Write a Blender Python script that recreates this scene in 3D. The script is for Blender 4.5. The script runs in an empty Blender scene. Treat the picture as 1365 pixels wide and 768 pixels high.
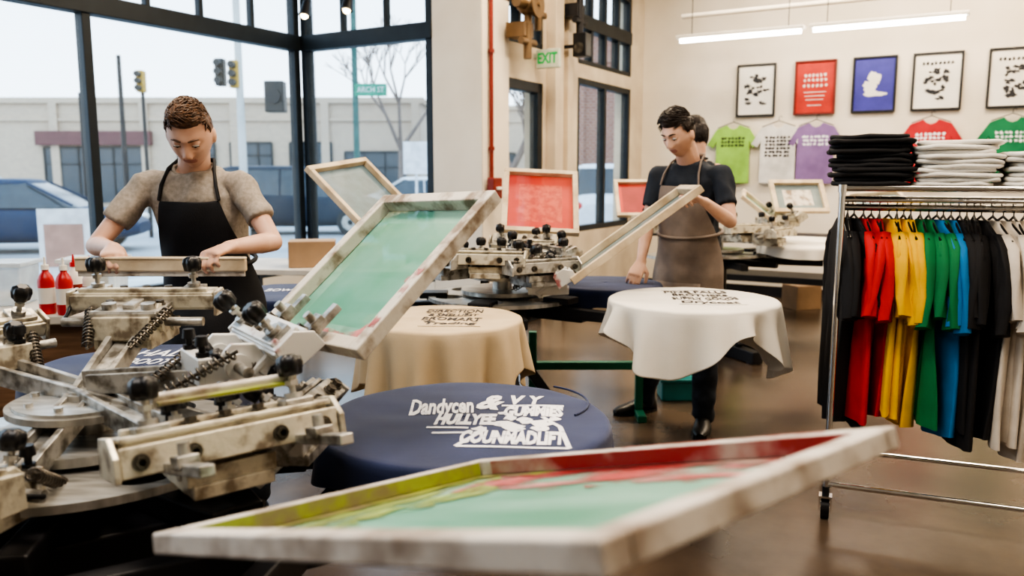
import bpy, bmesh, math, random
from mathutils import Vector as V, Matrix as M, noise
random.seed(7)
D=bpy.data; C=bpy.context
COL=C.scene.collection
pi=math.pi
def rad(a): return a*pi/180
# ------------------------------------------------------------------ materials
def mat(name,col,rough=.6,metal=0,col2=None,scale=8,amt=1,lo=.35,hi=.65,bump=0,bscale=None,emis=0,stretch=(1,1,1),spec=.5,sheen=0,detail=4):
    m=D.materials.new(name); m.use_nodes=True; nt=m.node_tree; N=nt.nodes; L=nt.links
    p=N['Principled BSDF']
    p.inputs['Roughness'].default_value=rough; p.inputs['Metallic'].default_value=metal
    p.inputs['Specular IOR Level'].default_value=spec
    if sheen: p.inputs['Sheen Weight'].default_value=sheen
    tc=N.new('ShaderNodeTexCoord'); mp=N.new('ShaderNodeMapping'); mp.inputs['Scale'].default_value=stretch
    L.new(tc.outputs['Object'],mp.inputs['Vector'])
    nz=N.new('ShaderNodeTexNoise'); nz.inputs['Scale'].default_value=scale; nz.inputs['Detail'].default_value=detail
    L.new(mp.outputs[0],nz.inputs['Vector'])
    rp=N.new('ShaderNodeValToRGB'); c2=col2 or tuple(c*.78 for c in col)
    rp.color_ramp.elements[0].position=lo; rp.color_ramp.elements[1].position=hi
    rp.color_ramp.elements[0].color=(*c2,1); rp.color_ramp.elements[1].color=(*col,1)
    L.new(nz.outputs[0],rp.inputs[0]); L.new(rp.outputs[0],p.inputs['Base Color'])
    if emis:
        L.new(rp.outputs[0],p.inputs['Emission Color']); p.inputs['Emission Strength'].default_value=emis
    if bump:
        n2=N.new('ShaderNodeTexNoise'); n2.inputs['Scale'].default_value=bscale or scale*3; n2.inputs['Detail'].default_value=3
        L.new(mp.outputs[0],n2.inputs['Vector'])
        b=N.new('ShaderNodeBump'); b.inputs['Strength'].default_value=bump; b.inputs['Distance'].default_value=.01
        L.new(n2.outputs[0],b.inputs['Height']); L.new(b.outputs[0],p.inputs['Normal'])
    return m
def mixtrans(m,fac,col=(1,1,1),noisy=None):
    nt=m.node_tree; N=nt.nodes; L=nt.links
    out=[n for n in N if n.type=='OUTPUT_MATERIAL'][0]
    t=N.new('ShaderNodeBsdfTransparent'); t.inputs[0].default_value=(*col,1)
    mx=N.new('ShaderNodeMixShader'); mx.inputs[0].default_value=fac
    L.new(N['Principled BSDF'].outputs[0],mx.inputs[1]); L.new(t.outputs[0],mx.inputs[2]); L.new(mx.outputs[0],out.inputs[0])
    if noisy:
        sc,st,lo,hi=noisy; tc=[n for n in N if n.type=='TEX_COORD'][0]
        mp=N.new('ShaderNodeMapping'); mp.inputs['Scale'].default_value=st; L.new(tc.outputs['Object'],mp.inputs[0])
        nz=N.new('ShaderNodeTexNoise'); nz.inputs['Scale'].default_value=sc; nz.inputs['Detail'].default_value=5; L.new(mp.outputs[0],nz.inputs['Vector'])
        mr_=N.new('ShaderNodeMapRange'); mr_.inputs['From Min'].default_value=lo; mr_.inputs['From Max'].default_value=hi; L.new(nz.outputs[0],mr_.inputs[0]); L.new(mr_.outputs[0],mx.inputs[0])
    return m
def brickmat(name,c1,c2,mortar,sc):
    m=mat(name,c1,.85); nt=m.node_tree; N=nt.nodes; L=nt.links
    b=N.new('ShaderNodeTexBrick'); b.inputs['Scale'].default_value=sc
    b.inputs['Color1'].default_value=(*c1,1); b.inputs['Color2'].default_value=(*c2,1); b.inputs['Mortar'].default_value=(*mortar,1)
    tc=[n for n in N if n.type=='TEX_COORD'][0]
    mp=N.new('ShaderNodeMapping'); mp.inputs['Rotation'].default_value=(pi/2,0,0)
    L.new(tc.outputs['Object'],mp.inputs[0]); L.new(mp.outputs[0],b.inputs['Vector'])
    L.new(b.outputs['Color'],N['Principled BSDF'].inputs['Base Color']); return m
m_wall=mat('wall_paint',(.78,.71,.61),.8,scale=1.5,col2=(.69,.62,.51),bump=.1,bscale=60)
m_cream=mat('column_paint',(.68,.59,.46),.7,scale=3,col2=(.56,.47,.36))
m_ceil=mat('ceiling_paint',(.6,.57,.52),.9)
m_floor=mat('polished_concrete',(.125,.09,.065),.24,scale=1.6,col2=(.05,.037,.028),bump=.05,bscale=20,detail=8)
m_wframe=mat('dark_window_metal',(.02,.027,.034),.45,.3)
m_glass=mixtrans(mat('window_glass',(.8,.88,.9),.05),.95,(.97,.99,1))
m_red=mat('red_pipe_paint',(.25,.03,.02),.5)
m_steel=mat('grimy_cream_steel',(.64,.60,.49),.36,.25,scale=24,col2=(.24,.20,.15),bump=.12,lo=.36,hi=.54,detail=9)
m_steel2=mat('worn_grey_steel',(.52,.51,.48),.32,.6,scale=28,col2=(.18,.165,.14),bump=.1,lo=.36,hi=.58,detail=9)
m_alu=mat('brushed_aluminium',(.62,.61,.58),.33,.7,scale=10,col2=(.32,.31,.28),lo=.3,hi=.65,stretch=(1,5,1))
m_ink=mat('ink_smudged_steel',(.76,.76,.74),.36,.3,scale=12,col2=(.40,.16,.16),lo=.33,hi=.40,bump=.1,detail=6)
m_dsteel=mat('oily_dark_steel',(.20,.18,.15),.32,.75,scale=15,col2=(.07,.06,.05),detail=6)
m_black=mat('black_plastic',(.012,.012,.014),.35)
m_dark=mat('dark_powdercoat',(.018,.018,.022),.45,.2)
m_green=mat('green_painted_steel',(.02,.19,.11),.45)
m_chrome=mat('chrome',(.75,.75,.74),.16,1,col2=(.65,.65,.65))
m_wood=mat('pale_frame_wood',(.66,.56,.41),.6,scale=9,col2=(.42,.32,.21),bump=.1,lo=.3,hi=.6)
m_fwood=mat('weathered_frame',(.64,.60,.53),.5,scale=16,col2=(.24,.18,.13),lo=.35,hi=.52,bump=.15,detail=9)
m_fgwood=mat('whitewashed_frame',(.62,.58,.53),.5,scale=14,col2=(.30,.24,.19),lo=.35,hi=.56,bump=.15,detail=9)
m_twood=mat('counter_wood',(.22,.125,.07),.5,scale=4,stretch=(1,12,12),col2=(.12,.065,.035))
m_ttop=mat('counter_top',(.62,.58,.52),.5,scale=5)
m_mesh_g=mixtrans(mat('green_screen_mesh',(.26,.52,.41),.42,scale=6,col2=(.13,.38,.28)),.15)
m_mesh_gd=mixtrans(mat('green_exposed_mesh',(.07,.31,.19),.38,scale=4,col2=(.15,.38,.30)),.08)
m_mesh_t=mixtrans(mat('teal_screen_mesh',(.46,.62,.55),.42,scale=2.5,col2=(.14,.38,.29),stretch=(1,3,1),detail=7),.12)
m_mesh_td=mixtrans(mat('teal_exposed_mesh',(.26,.50,.41),.42,scale=2.5,col2=(.08,.30,.20),stretch=(1,3,1),detail=7),.08)
m_mesh_r=mixtrans(mat('red_screen_mesh',(.62,.06,.04),.5,scale=6,col2=(.50,.04,.03)),.1)
m_mesh_rd=mixtrans(mat('red_exposed_mesh',(.64,.11,.07),.5,scale=26,col2=(.50,.05,.035),lo=.4,hi=.6,detail=8),.1)
m_mesh_b=mixtrans(mat('grey_screen_mesh',(.20,.28,.30),.5,scale=6,col2=(.14,.21,.23)),.2)
m_mesh_bd=mixtrans(mat('grey_exposed_mesh',(.15,.22,.24),.5,scale=20),.2)
m_inkred=mat('dried_red_ink',(.30,.03,.03),.35,scale=9,col2=(.44,.32,.27),lo=.38,hi=.52,detail=9)
m_inklime=mat('wet_lime_ink',(.30,.35,.07),.32,scale=14,col2=(.24,.20,.12),lo=.40,hi=.56,detail=9)
m_smr=mixtrans(mat('smeared_red_ink',(.40,.05,.05),.4,scale=9,col2=(.55,.25,.25),detail=8),.2,noisy=(9,(1,3.5,1),.42,.60))
m_sml=mixtrans(mat('smeared_lime_ink',(.32,.44,.10),.4,scale=9,col2=(.20,.24,.07),detail=8),.2,noisy=(9,(3,1.2,1),.42,.62))
m_pink=mixtrans(mat('pink_ink_haze',(.62,.30,.30),.5,scale=9,col2=(.50,.14,.15)),.35,noisy=(16,(1,1,1),.35,.6))
m_navy=mat('navy_cotton',(.018,.033,.11),.85,scale=4,col2=(.011,.022,.075),bump=.15,bscale=300,sheen=.2)
m_tan=mat('tan_cotton',(.62,.50,.34),.85,scale=3,col2=(.50,.39,.25),bump=.1,bscale=250)
m_white=mat('white_cotton',(.82,.79,.73),.85,scale=3,col2=(.73,.70,.63),bump=.1,bscale=250)
m_printw=mat('white_ink_print',(.84,.84,.88),.6,col2=(.55,.56,.64),scale=50,lo=.32,hi=.42)
m_signw=mat('white_sign_paint',(.78,.78,.8),.6)
m_printk=mat('black_ink_print',(.03,.03,.035),.6)
m_printd=mixtrans(mat('faded_black_print',(.05,.045,.045),.7,col2=(.30,.26,.22),scale=50,lo=.34,hi=.44),.1)
m_skin=mat('skin',(.66,.43,.33),.48,scale=14,col2=(.60,.36,.26),lo=.3,hi=.7,spec=.4)
m_lip=mat('lip_skin',(.50,.23,.19),.5)
m_hair=mat('brown_hair',(.15,.078,.043),.42,scale=60,col2=(.055,.03,.018),bump=.3,bscale=90)
m_hair2=mat('dark_hair',(.035,.023,.019),.4,scale=60,col2=(.012,.009,.008),bump=.3,bscale=80)
m_eye=mat('eye_white',(.7,.68,.65),.3)
m_iris=mat('iris_dark',(.04,.025,.02),.2)
m_heather=mat('heather_tee',(.36,.32,.28),.9,scale=70,col2=(.27,.24,.205),bump=.1,bscale=200)
m_blktee=mat('dark_tee',(.017,.024,.038),.85,scale=20,bump=.1,bscale=200)
m_apronk=mat('black_apron_canvas',(.009,.010,.014),.75,scale=20,bump=.15,bscale=250)
m_apront=mat('taupe_apron_canvas',(.24,.195,.165),.8,scale=9,col2=(.17,.135,.115),bump=.15,bscale=200)
m_jeans=mat('dark_denim',(.022,.029,.046),.8,scale=30,col2=(.012,.017,.027),bump=.2,bscale=200)
m_shoe=mat('black_shoe',(.012,.011,.011),.4)
m_card=mat('cardboard',(.42,.28,.17),.8,scale=4)
m_bin=mixtrans(mat('clear_plastic',(.75,.8,.8),.2),.45)
m_asph=mat('wet_asphalt',(.44,.45,.46),.7,scale=.5,col2=(.30,.32,.34))
m_walk=mat('sidewalk',(.60,.60,.58),.8,scale=1)
def cmat(n,c,r=.8): return mat(n,c,r,scale=5,col2=tuple(x*.72 for x in c),bump=.08,bscale=200)
# ------------------------------------------------------------------ mesh builder
def frm(d,hint=None):
    d=d.normalized(); h=hint or (V((0,0,1)) if abs(d.z)<.9 else V((1,0,0)))
    s=h.cross(d).normalized(); u=d.cross(s); return s,u
class B:
    def __init__(s): s.v=[];s.f=[];s.m=[];s.s=[]; s.T=None
    def add(s,vs,fs,mi=0,sm=False,T=None):
        k=len(s.v)
        for p in vs:
            p=V(p)
            if T is not None: p=T@p
            if s.T is not None: p=s.T@p
            s.v.append(p)
        for f in fs: s.f.append([i+k for i in f]); s.m.append(mi); s.s.append(sm)
        return s
    def box(s,c,sz,R=None,mi=0,taper=1):
        c=V(c); x,y,z=[q/2 for q in sz]; R=R or M.Identity(3)
        P=[(-x,-y,-z),(x,-y,-z),(x,y,-z),(-x,y,-z),(-x*taper,-y*taper,z),(x*taper,-y*taper,z),(x*taper,y*taper,z),(-x*taper,y*taper,z)]
        return s.add([c+R@V(p) for p in P],[(0,3,2,1),(4,5,6,7),(0,1,5,4),(1,2,6,5),(2,3,7,6),(3,0,4,7)],mi)
    def beam(s,p0,p1,w,h,mi=0,hint=None):
        p0=V(p0);p1=V(p1); d=(p1-p0); a,u=frm(d,hint); dn=d.normalized()
        R=M((dn,a,u)).transposed(); return s.box((p0+p1)/2,(d.length,w,h),R,mi)
    def cyl(s,p0,p1,r0,r1=None,n=20,mi=0,sm=True,cap=True):
        p0=V(p0);p1=V(p1); r1=r0 if r1 is None else r1; a,u=frm(p1-p0)
        vs=[]
        for p,r in((p0,r0),(p1,r1)):
            vs+=[p+a*(r*math.cos(2*pi*i/n))+u*(r*math.sin(2*pi*i/n)) for i in range(n)]
        s.add(vs,[(i,(i+1)%n,n+(i+1)%n,n+i) for i in range(n)],mi,sm)
        if cap:
            s.add(vs[:n],[tuple(range(n))[::-1]],mi); s.add(vs[n:],[tuple(range(n))],mi)
        return s
    def sph(s,c,r,R=None,n=16,mi=0):
        c=V(c); r=(r,r,r) if isinstance(r,(int,float)) else r; R=R or M.Identity(3); m=n//2
        vs=[c+R@V((0,0,r[2]))]
        for j in range(1,m):
            t=pi*j/m
            for i in range(n): a=2*pi*i/n; vs.append(c+R@V((r[0]*math.sin(t)*math.cos(a),r[1]*math.sin(t)*math.sin(a),r[2]*math.cos(t))))
        vs.append(c+R@V((0,0,-r[2]))); fs=[]
        for i in range(n):
            fs.append((0,1+i,1+(i+1)%n)); q=1+(m-2)*n; fs.append((q+i,len(vs)-1,q+(i+1)%n))
            for j in range(m-2):
                a=1+j*n; fs.append((a+i,a+n+i,a+n+(i+1)%n,a+(i+1)%n))
        return s.add(vs,fs,mi,True)
    def loft(s,rings,mi=0,cap=True,sm=True,closed=True):
        n=len(rings[0]); vs=[p for r in rings for p in r]; fs=[]
        for j in range(len(rings)-1):
            for i in range(n if closed else n-1): fs.append((j*n+i,j*n+(i+1)%n,(j+1)*n+(i+1)%n,(j+1)*n+i))
        s.add(vs,fs,mi,sm)
        if cap: s.add(rings[0],[tuple(range(n))[::-1]],mi); s.add(rings[-1],[tuple(range(n))],mi)
        return s
    def tube(s,pts,r,n=8,mi=0,flat=1):
        pts=[V(p) for p in pts]; rg=[]; hint=None
        for i,p in enumerate(pts):
            d=pts[min(i+1,len(pts)-1)]-pts[max(i-1,0)]
            a,u=frm(d,hint); hint=u
            rr=r[i] if isinstance(r,(list,tuple)) else r
            rg.append([p+a*(rr*math.cos(2*pi*k/n))+u*(rr*flat*math.sin(2*pi*k/n)) for k in range(n)])
        return s.loft(rg,mi)
    def limb(s,pts,r,n=18,mi=0):
        pts=[V(p) for p in pts]
        for i in range(len(pts)):
            s.sph(pts[i],r[i],n=n,mi=mi)
            if i: s.cyl(pts[i-1],pts[i],r[i-1],r[i],n,mi)
        return s
    def prism(s,poly,h,T=None,mi=0):
        n=len(poly); a=[V((p[0],p[1],0)) for p in poly]; b=[V((p[0],p[1],h)) for p in poly]
        return s.add(a+b,[tuple(range(n))[::-1],tuple(range(n,2*n))]+[(i,(i+1)%n,n+(i+1)%n,n+i) for i in range(n)],mi,False,T)
    def text(s,txt,size,T,mi=0,shear=0,ext=.0004,bold=0,xs=1,W=None):
        cu=D.curves.new('t','FONT'); cu.body=txt; cu.size=size; cu.align_x='CENTER'; cu.align_y='CENTER'; cu.extrude=ext; cu.shear=shear; cu.offset=bold; cu.resolution_u=2
        o=D.objects.new('t',cu); COL.objects.link(o); dg=C.evaluated_depsgraph_get()
        me=D.meshes.new_from_object(o.evaluated_get(dg))
        X=[v.co.x for v in me.vertices]; x0,x1=min(X),max(X)
        if W: xs=W/(x1-x0)
        xm=(x0+x1)/2
        s.add([V(((v.co.x-xm)*xs,v.co.y,v.co.z)) for v in me.vertices],[tuple(p.vertices) for p in me.polygons],mi,False,T)
        D.objects.remove(o); D.curves.remove(cu); D.meshes.remove(me); return s
def tag(o,label=None,cat=None,group=None):
    if label: o['label']=label
    if cat: o['category']=cat
    if group: o['group']=group
    return o
def make(name,b,mats,parent=None,T=None,bevel=0,label=None,cat=None,group=None,off=None,sub=0,solid=0,struct=False):
    me=D.meshes.new(name); vs=b.v if off is None else [v-off for v in b.v]
    me.from_pydata([tuple(v) for v in vs],[],b.f); 
    for m in (mats if isinstance(mats,(list,tuple)) else [mats]): me.materials.append(m)
    me.polygons.foreach_set('material_index',b.m); me.polygons.foreach_set('use_smooth',b.s); me.update()
    o=D.objects.new(name,me); COL.objects.link(o)
    if parent: o.parent=parent
    if T is not None: o.matrix_local=T
    elif off is not None and not parent: o.location=off
    if solid: md=o.modifiers.new('solid','SOLIDIFY'); md.thickness=solid; md.offset=0
    if sub: md=o.modifiers.new('sub','SUBSURF'); md.levels=sub; md.render_levels=sub
    if bevel:
        md=o.modifiers.new('bevel','BEVEL'); md.width=bevel; md.segments=2; md.limit_method='ANGLE'; md.angle_limit=rad(40)
    if struct: o['kind']='structure'
    return tag(o,label,cat,group)
def empty(name,loc=(0,0,0),rz=0,label=None,cat=None,group=None,T=None,parent=None):
    o=D.objects.new(name,None); COL.objects.link(o); o.empty_display_size=.1
    if parent: o.parent=parent
    if T is not None: o.matrix_local=T
    else: o.location=loc; o.rotation_euler=(0,0,rz)
    return tag(o,label,cat,group)
def remesh(o,vox,it=4,fac=.5,wr=0,wf=8,wst=(1,1,1)):
    r=o.modifiers.new('r','REMESH'); r.mode='VOXEL'; r.voxel_size=vox; r.use_smooth_shade=True
    if it: q=o.modifiers.new('s','SMOOTH'); q.factor=fac; q.iterations=it
    dg=C.evaluated_depsgraph_get(); me=D.meshes.new_from_object(o.evaluated_get(dg)); o.modifiers.clear(); 
    mats=list(o.data.materials); o.data=me
    if not me.materials:
        for m in mats: me.materials.append(m)
    if wr:
        for v in me.vertices:
            c=v.co; p=V((c.x*wf*wst[0],c.y*wf*wst[1],c.z*wf*wst[2]))
            k=noise.noise(p); k2=noise.noise(p*2.3+V((3,1,7)))
            v.co=c+v.normal*wr*((1-abs(k)*3.2)*.8+.4*k2)
    me.polygons.foreach_set('use_smooth',[True]*len(me.polygons)); me.update()
def TR(loc,rz=0,rx=0,ry=0): return M.Translation(V(loc))@M.Rotation(rz,4,'Z')@M.Rotation(ry,4,'Y')@M.Rotation(rx,4,'X')
# ------------------------------------------------------------------ building shell
ea=V((.5,.866,0)); eb=V((.866,-.5,0))
K1=V((-2.0,7.9,0)); K2=V((-.687,7.142,0)); K3=V((-.248,6.89,0)); C3=V((1.587,10.07,0))
RA=rad(60); RB=rad(-30)
def struct(name,o,rz,boxes,m,bev=0):
    b=B()
    for (x0,x1,y0,y1,z0,z1) in boxes: b.box(((x0+x1)/2,(y0+y1)/2,(z0+z1)/2),(x1-x0,y1-y0,z1-z0))
    return make(name,b,m,T=TR(o,rz),struct=True,bevel=bev)
struct('floor',(0,0,0),RA,[(-5,5.9,-5,5.75,-.12,0),(5.9,9.6,-5,3.72,-.12,0)],m_floor)
struct('ceiling',(0,0,0),RA,[(-5,5.9,-5,5.8,4.2,4.3),(5.9,9.6,-5,3.8,4.2,4.3)],m_ceil)
struct('wall_front',(0,0,0),RA,[(-5.2,-5,-3.5,5.75,0,4.2)],m_wall)
struct('wall_street',K1,RA,[(-8.6,0,0,.15,0,.45),(-8.6,0,0,.15,3.55,4.2),(-10.8,-8.6,0,.15,0,4.2)],m_wall)
def window(name,o,rz,x0,x1,z0,z1,ms,trans=None,mt=(),w=.07,dep=.09):
    b=B(); ww=w
    def bx(a,c,e,f,d=dep): b.box(((a+c)/2,0.05,(e+f)/2),(c-a,d,f-e))
    for m in [x0+ww/2,x1-ww/2]+list(ms): bx(m-ww/2,m+ww/2,z0,z1)
    bx(x0,x1,z0,z0+ww); bx(x0,x1,z1-ww,z1)
    if trans: bx(x0,x1,trans-.07,trans+.07,dep+.03)
    for m in mt: bx(m-.02,m+.02,trans,z1,dep*.7)
    if mt: bx(x0,x1,trans+.62,trans+.66,dep*.7)
    o1=make(name,b,m_wframe,T=TR(o,rz),bevel=.006,struct=True)
    g=B(); g.box(((x0+x1)/2,.05,(z0+z1)/2),(x1-x0-.02,.008,z1-z0-.02)); go=make('glass',g,m_glass,parent=o1)
    return o1
window('window_1',K1,RA,-8.6,0,.45,3.55,[-2.13,-4.3,-6.45],2.62,[-.55,-1.1,-1.6,-2.7,-3.25,-3.8])
struct('wall_corner',K1,RB,[(0,1.516,0,.15,0,.45),(0,1.516,0,.15,3.55,4.2)],m_wall)
window('window_2',K1,RB,0,1.516,.45,3.55,[],2.62,[.5,1.0])
struct('trim_1',K2,RB,[(0,.507,0,.45,0,4.2)],m_wall,.01)
struct('wall_left',K3,RA,[(0,.22,0,.2,0,4.2),(.22,1.08,0,.2,2.24,2.55),(.22,1.08,0,.2,3.4,4.2),(1.08,1.84,0,.2,0,4.2),(1.84,3.28,0,.2,0,.8),(1.84,3.28,0,.2,2.38,2.52),(1.84,3.28,0,.2,3.4,4.2),(3.28,3.75,0,.2,0,4.2)],m_cream)
struct('trim_2',K3,RA,[(1.15,1.32,-.1,0,0,4.2),(1.5,1.62,-.06,0,0,4.2)],m_cream,.005)
window('window_3',K3,RA,1.84,3.28,.8,2.38,[2.56],None,w=.06)
window('window_4',K3,RA,1.84,3.28,2.52,3.4,[2.2,2.56,2.92],2.95,w=.05)
window('window_5',K3,RA,.22,1.08,2.55,3.4,[.65],2.95,w=.05)
dr=window('door_1',K3,RA,.22,1.08,0,2.24,[],None,w=.09)
b=B(); b.cyl((.95,-.04,.95),(.95,-.04,1.25),.012); make('door_handle',b,m_chrome,parent=dr)
struct('wall_back',C3,RB,[(-.1,7,0,.2,0,4.2)],m_wall)
struct('baseboard_back',C3,RB,[(0,7,-.015,0,0,.12)],m_dark)
struct('wall_right',C3+eb*7,RA,[(-14.4,0,-.2,0,0,4.2)],m_wall)
# ------------------------------------------------------------------ wall fixtures
def wallpt(k,z,off=.03): p=C3+eb*k-ea*off; return V((p.x,p.y,z))
def w3pt(k,z,off=.03): p=K3+ea*k+eb*off; return V((p.x,p.y,z))
e=empty('exit_sign',w3pt(.90,2.44,.15),RB,label='green lettered exit sign projecting above the glass door',cat='exit sign')
b=B(); b.box((0,0,0),(.24,.04,.17)); b.box((-.13,0,.03),(.05,.03,.05)); make('housing',b,mat('sign_white',(.55,.60,.50),.4),parent=e,bevel=.008)
b=B(); b.text('EXIT',.13,M.Translation((0,-.022,0))@M.Rotation(pi/2,4,'X'),bold=.004,W=.20); make('lettering',b,mat('exit_green',(.01,.30,.07),.4,emis=.6),parent=e)
b=B(); b.tube([w3pt(.1,z,.03) for z in (1.15,2.2,4.15)],.018,10); 
for z in (1.6,2.4,3.2): b.cyl(w3pt(.1,z,.03),w3pt(.1,z+.03,.03),.026)
make('conduit_pipe',b,m_red,label='red vertical sprinkler pipe beside the white column',cat='pipe')
e=empty('fire_alarm',w3pt(.1,1.28,.06),RA,label='red fire alarm box mounted by the column',cat='fire alarm')
b=B(); b.box((0,0,0),(.14,.07,.18)); make('box',b,m_red,parent=e,bevel=.01)
b=B(); b.box((0,-.045,0),(.07,.02,.025)); make('pull_lever',b,m_white,parent=e,bevel=.004)
m_bronze=mat('bronze_fitting',(.20,.13,.07),.45,.4)
for zz,kk,mm in((3.05,1.45,m_dark),(2.98,.60,m_bronze),(2.72,.42,m_bronze)):
    e=empty('valve_assembly',w3pt(kk,zz,.20),RA,label='dark valve and bracket hardware mounted on the wall',cat='wall hardware')
    b=B(); b.cyl((0,0,-.34),(0,0,.35),.035); b.cyl((-.2,0,.1),(.2,0,.1),.045); b.sph((0,0,.1),.09); b.box((0,.08,-.1),(.16,.18,.12)); b.cyl((-.12,0,-.2),(.12,0,-.2),.03); make('pipe_fitting',b,mm,parent=e)
    b=B(); b.cyl((0,-.09,.1),(0,-.105,.1),.11); b.cyl((0,-.02,.1),(0,-.12,.1),.02); make('hand_wheel',b,mm,parent=e)
e=empty('wall_speaker',w3pt(1.42,2.62,.24),RB,label='small black speaker on a bracket by the column',cat='speaker')
b=B(); b.box((0,0,0),(.14,.13,.22)); make('cabinet',b,m_black,parent=e,bevel=.01); b=B(); b.cyl((0,-.066,-.03),(0,-.072,-.03),.05); make('cone',b,m_dsteel,parent=e); b=B(); b.box((-.12,.02,.0),(.16,.03,.03)); make('bracket',b,m_dark,parent=e)
P1=V((1.7,8.6,2.75)); 
m_tube=mat('fluorescent_tube',(1,.97,.9),.4,emis=14,col2=(1,.95,.88))
for i,(s0,s1) in enumerate(((0,1.25),(1.3,2.62))):
    mid=P1+eb*((s0+s1)/2); e=empty('fluorescent_light',mid,RB,label='suspended white fluorescent tube light fixture',cat='light fixture',group='suspended tube lights')
    L=s1-s0; b=B(); b.box((0,0,.035),(L,.13,.03)); make('housing',b,m_white,parent=e,bevel=.005)
    b=B(); b.cyl((-L/2+.03,0,0),(L/2-.03,0,0),.022); make('tube',b,m_tube,parent=e)
    for x in(-L/2+.15,L/2-.15): b=B(); b.cyl((x,0,.05),(x,0,1.45),.004,n=6); make('hanging_wire',b,m_dark,parent=e)
b=B(); b.tube([P1+V((.1,.3,.3)),P1+eb*5+V((.1,.3,.3))],.025); make('ceiling_pipe',b,m_wall,label='white pipe running along the back wall',cat='pipe')
def blob(b,cx,cz,rx,rz,y,mi,seed,n=22,jag=.35):
    random.seed(seed); pts=[]
    for i in range(n):
        a=2*pi*i/n; q=1+random.uniform(-jag,jag*.5); pts.append((cx+rx*q*math.cos(a),y,cz+rz*q*math.sin(a)))
    b.add([(cx,y,cz)]+pts,[(0,1+i,1+(i+1)%n) for i in range(n)],mi)
pm=[(m_white,m_printk),(mat('red_poster',(.56,.04,.025),.5),m_white),(mat('blue_poster',(.06,.055,.35),.5),m_white),(m_white,m_printk),(m_white,m_printk)]
lab=['black framed print of dark crest artwork on white','framed red poster with pale lettering','framed deep blue poster with a pale shape','black framed white print with dark badge artwork','black framed white print with dark emblem artwork']
FW,FH=.43,.58
for i,k in enumerate((1.361,1.994,2.587,3.176,3.85)):
    e=empty('framed_poster',wallpt(k,2.335,.03),RB,label=lab[i],cat='poster',group='framed posters on the wall')
    w=FW+(.03 if i>2 else 0); h=FH
    b=B(); t=.022
    b.box((0,0,h/2-t/2),(w,.03,t)); b.box((0,0,-h/2+t/2),(w,.03,t)); b.box((-w/2+t/2,0,0),(t,.03,h-2*t)); b.box((w/2-t/2,0,0),(t,.03,h-2*t)); make('frame',b,m_black if i!=1 else mat('dark_red_frame',(.2,.03,.02)),parent=e,bevel=.003)
    b=B(); b.box((0,.005,0),(w-.04,.004,h-.04)); make('print_paper',b,pm[i][0],parent=e)
    b=B()
    if i==0:
        rs=random.Random(3)
        for j in range(26): blob(b,rs.gauss(0,.05),rs.uniform(-.16,.15),rs.uniform(.015,.04),rs.uniform(.012,.03),-.0012-.00002*j,0,j+3,n=14,jag=.6)
    elif i==1:
        for j,(cz,ww) in enumerate(((.13,.24),(.08,.26),(.02,.27))):
            for q in range(6): blob(b,-ww/2+ww*(q+.5)/6,cz,.016,.018,-.0012,0,q+j*7,jag=.5)
        for z in(-.05,-.09,-.13,-.19): b.box((0,-.001,z),(.26-abs(z)*.6,.001,.008))
    elif i==2:
        blob(b,.0,.06,.07,.08,-.0012,0,12,jag=.3); blob(b,.0,-.1,.13,.03,-.0014,0,19); blob(b,-.04,-.03,.07,.08,-.0016,0,5,jag=.3)
    else:
        rs=random.Random(i)
        for q in range(8): blob(b,-.13+.037*q,.18,.014,.017,-.0012,0,q+91,jag=.5)
        for j in range(34): z=rs.uniform(-.18,.13); blob(b,rs.uniform(-1,1)*(.11-.3*abs(z+.01)),z,rs.uniform(.015,.035),rs.uniform(.01,.024),-.0012-.00002*j,0,j+33,n=12,jag=.6)
    make('artwork',b,pm[i][1],parent=e)
def flatshirt(seed):
    H=[(.07,0),(.19,-.045),(.30,-.22),(.225,-.26),(.19,-.19),(.195,-.66)]
    poly=[(-.07,0)]+[(-x,z) for x,z in H[1:]]+[(x,z) for x,z in H[::-1][:-1]]+[(.07,0),(.04,-.035),(0,-.05),(-.04,-.035)]
    b=B(); b.prism([(p[0],p[1]) for p in poly],.02,M.Rotation(pi/2,4,'X')); return b
wsc=[((.32,.58,.10),'lime green'),((.74,.72,.69),'white'),((.27,.165,.37),'purple'),((.50,.03,.04),'red'),((.015,.20,.085),'dark green')]
for i,k in enumerate((1.131,1.634,2.033,3.15,3.86)):
    c,nm=wsc[i]; m=cmat('wall_tee_'+nm.replace(' ','_'),c)
    e=empty('t_shirt',wallpt(k,1.955,.05),RB,label=nm+' printed t-shirt hanging flat on the wall',cat='shirt',group='shirts displayed on the wall')
    o=make('fabric',flatshirt(i),m,parent=e,bevel=.006); 
    b=B()
    for j in range(3 if i!=1 else 6):
        for q in range(7): blob(b,-.12+.04*q+random.uniform(-.005,.005),-.15-.04*j,.018,.016,-.0235-.0001*j,0,i*10+j*3+q,n=12,jag=.5)
    make('print',b,m_printw if i in(2,3,4) else m_printk,parent=e)
    b=B(); b.tube([(-.18,-.005,-.03),(0,-.005,.035),(.18,-.005,-.03)],.005,6); b.tube([(0,0,.03),(0,0,.07),(.02,0,.09),(.03,.01,.07)],.003,6); make('hanger',b,m_black,parent=e)
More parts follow.
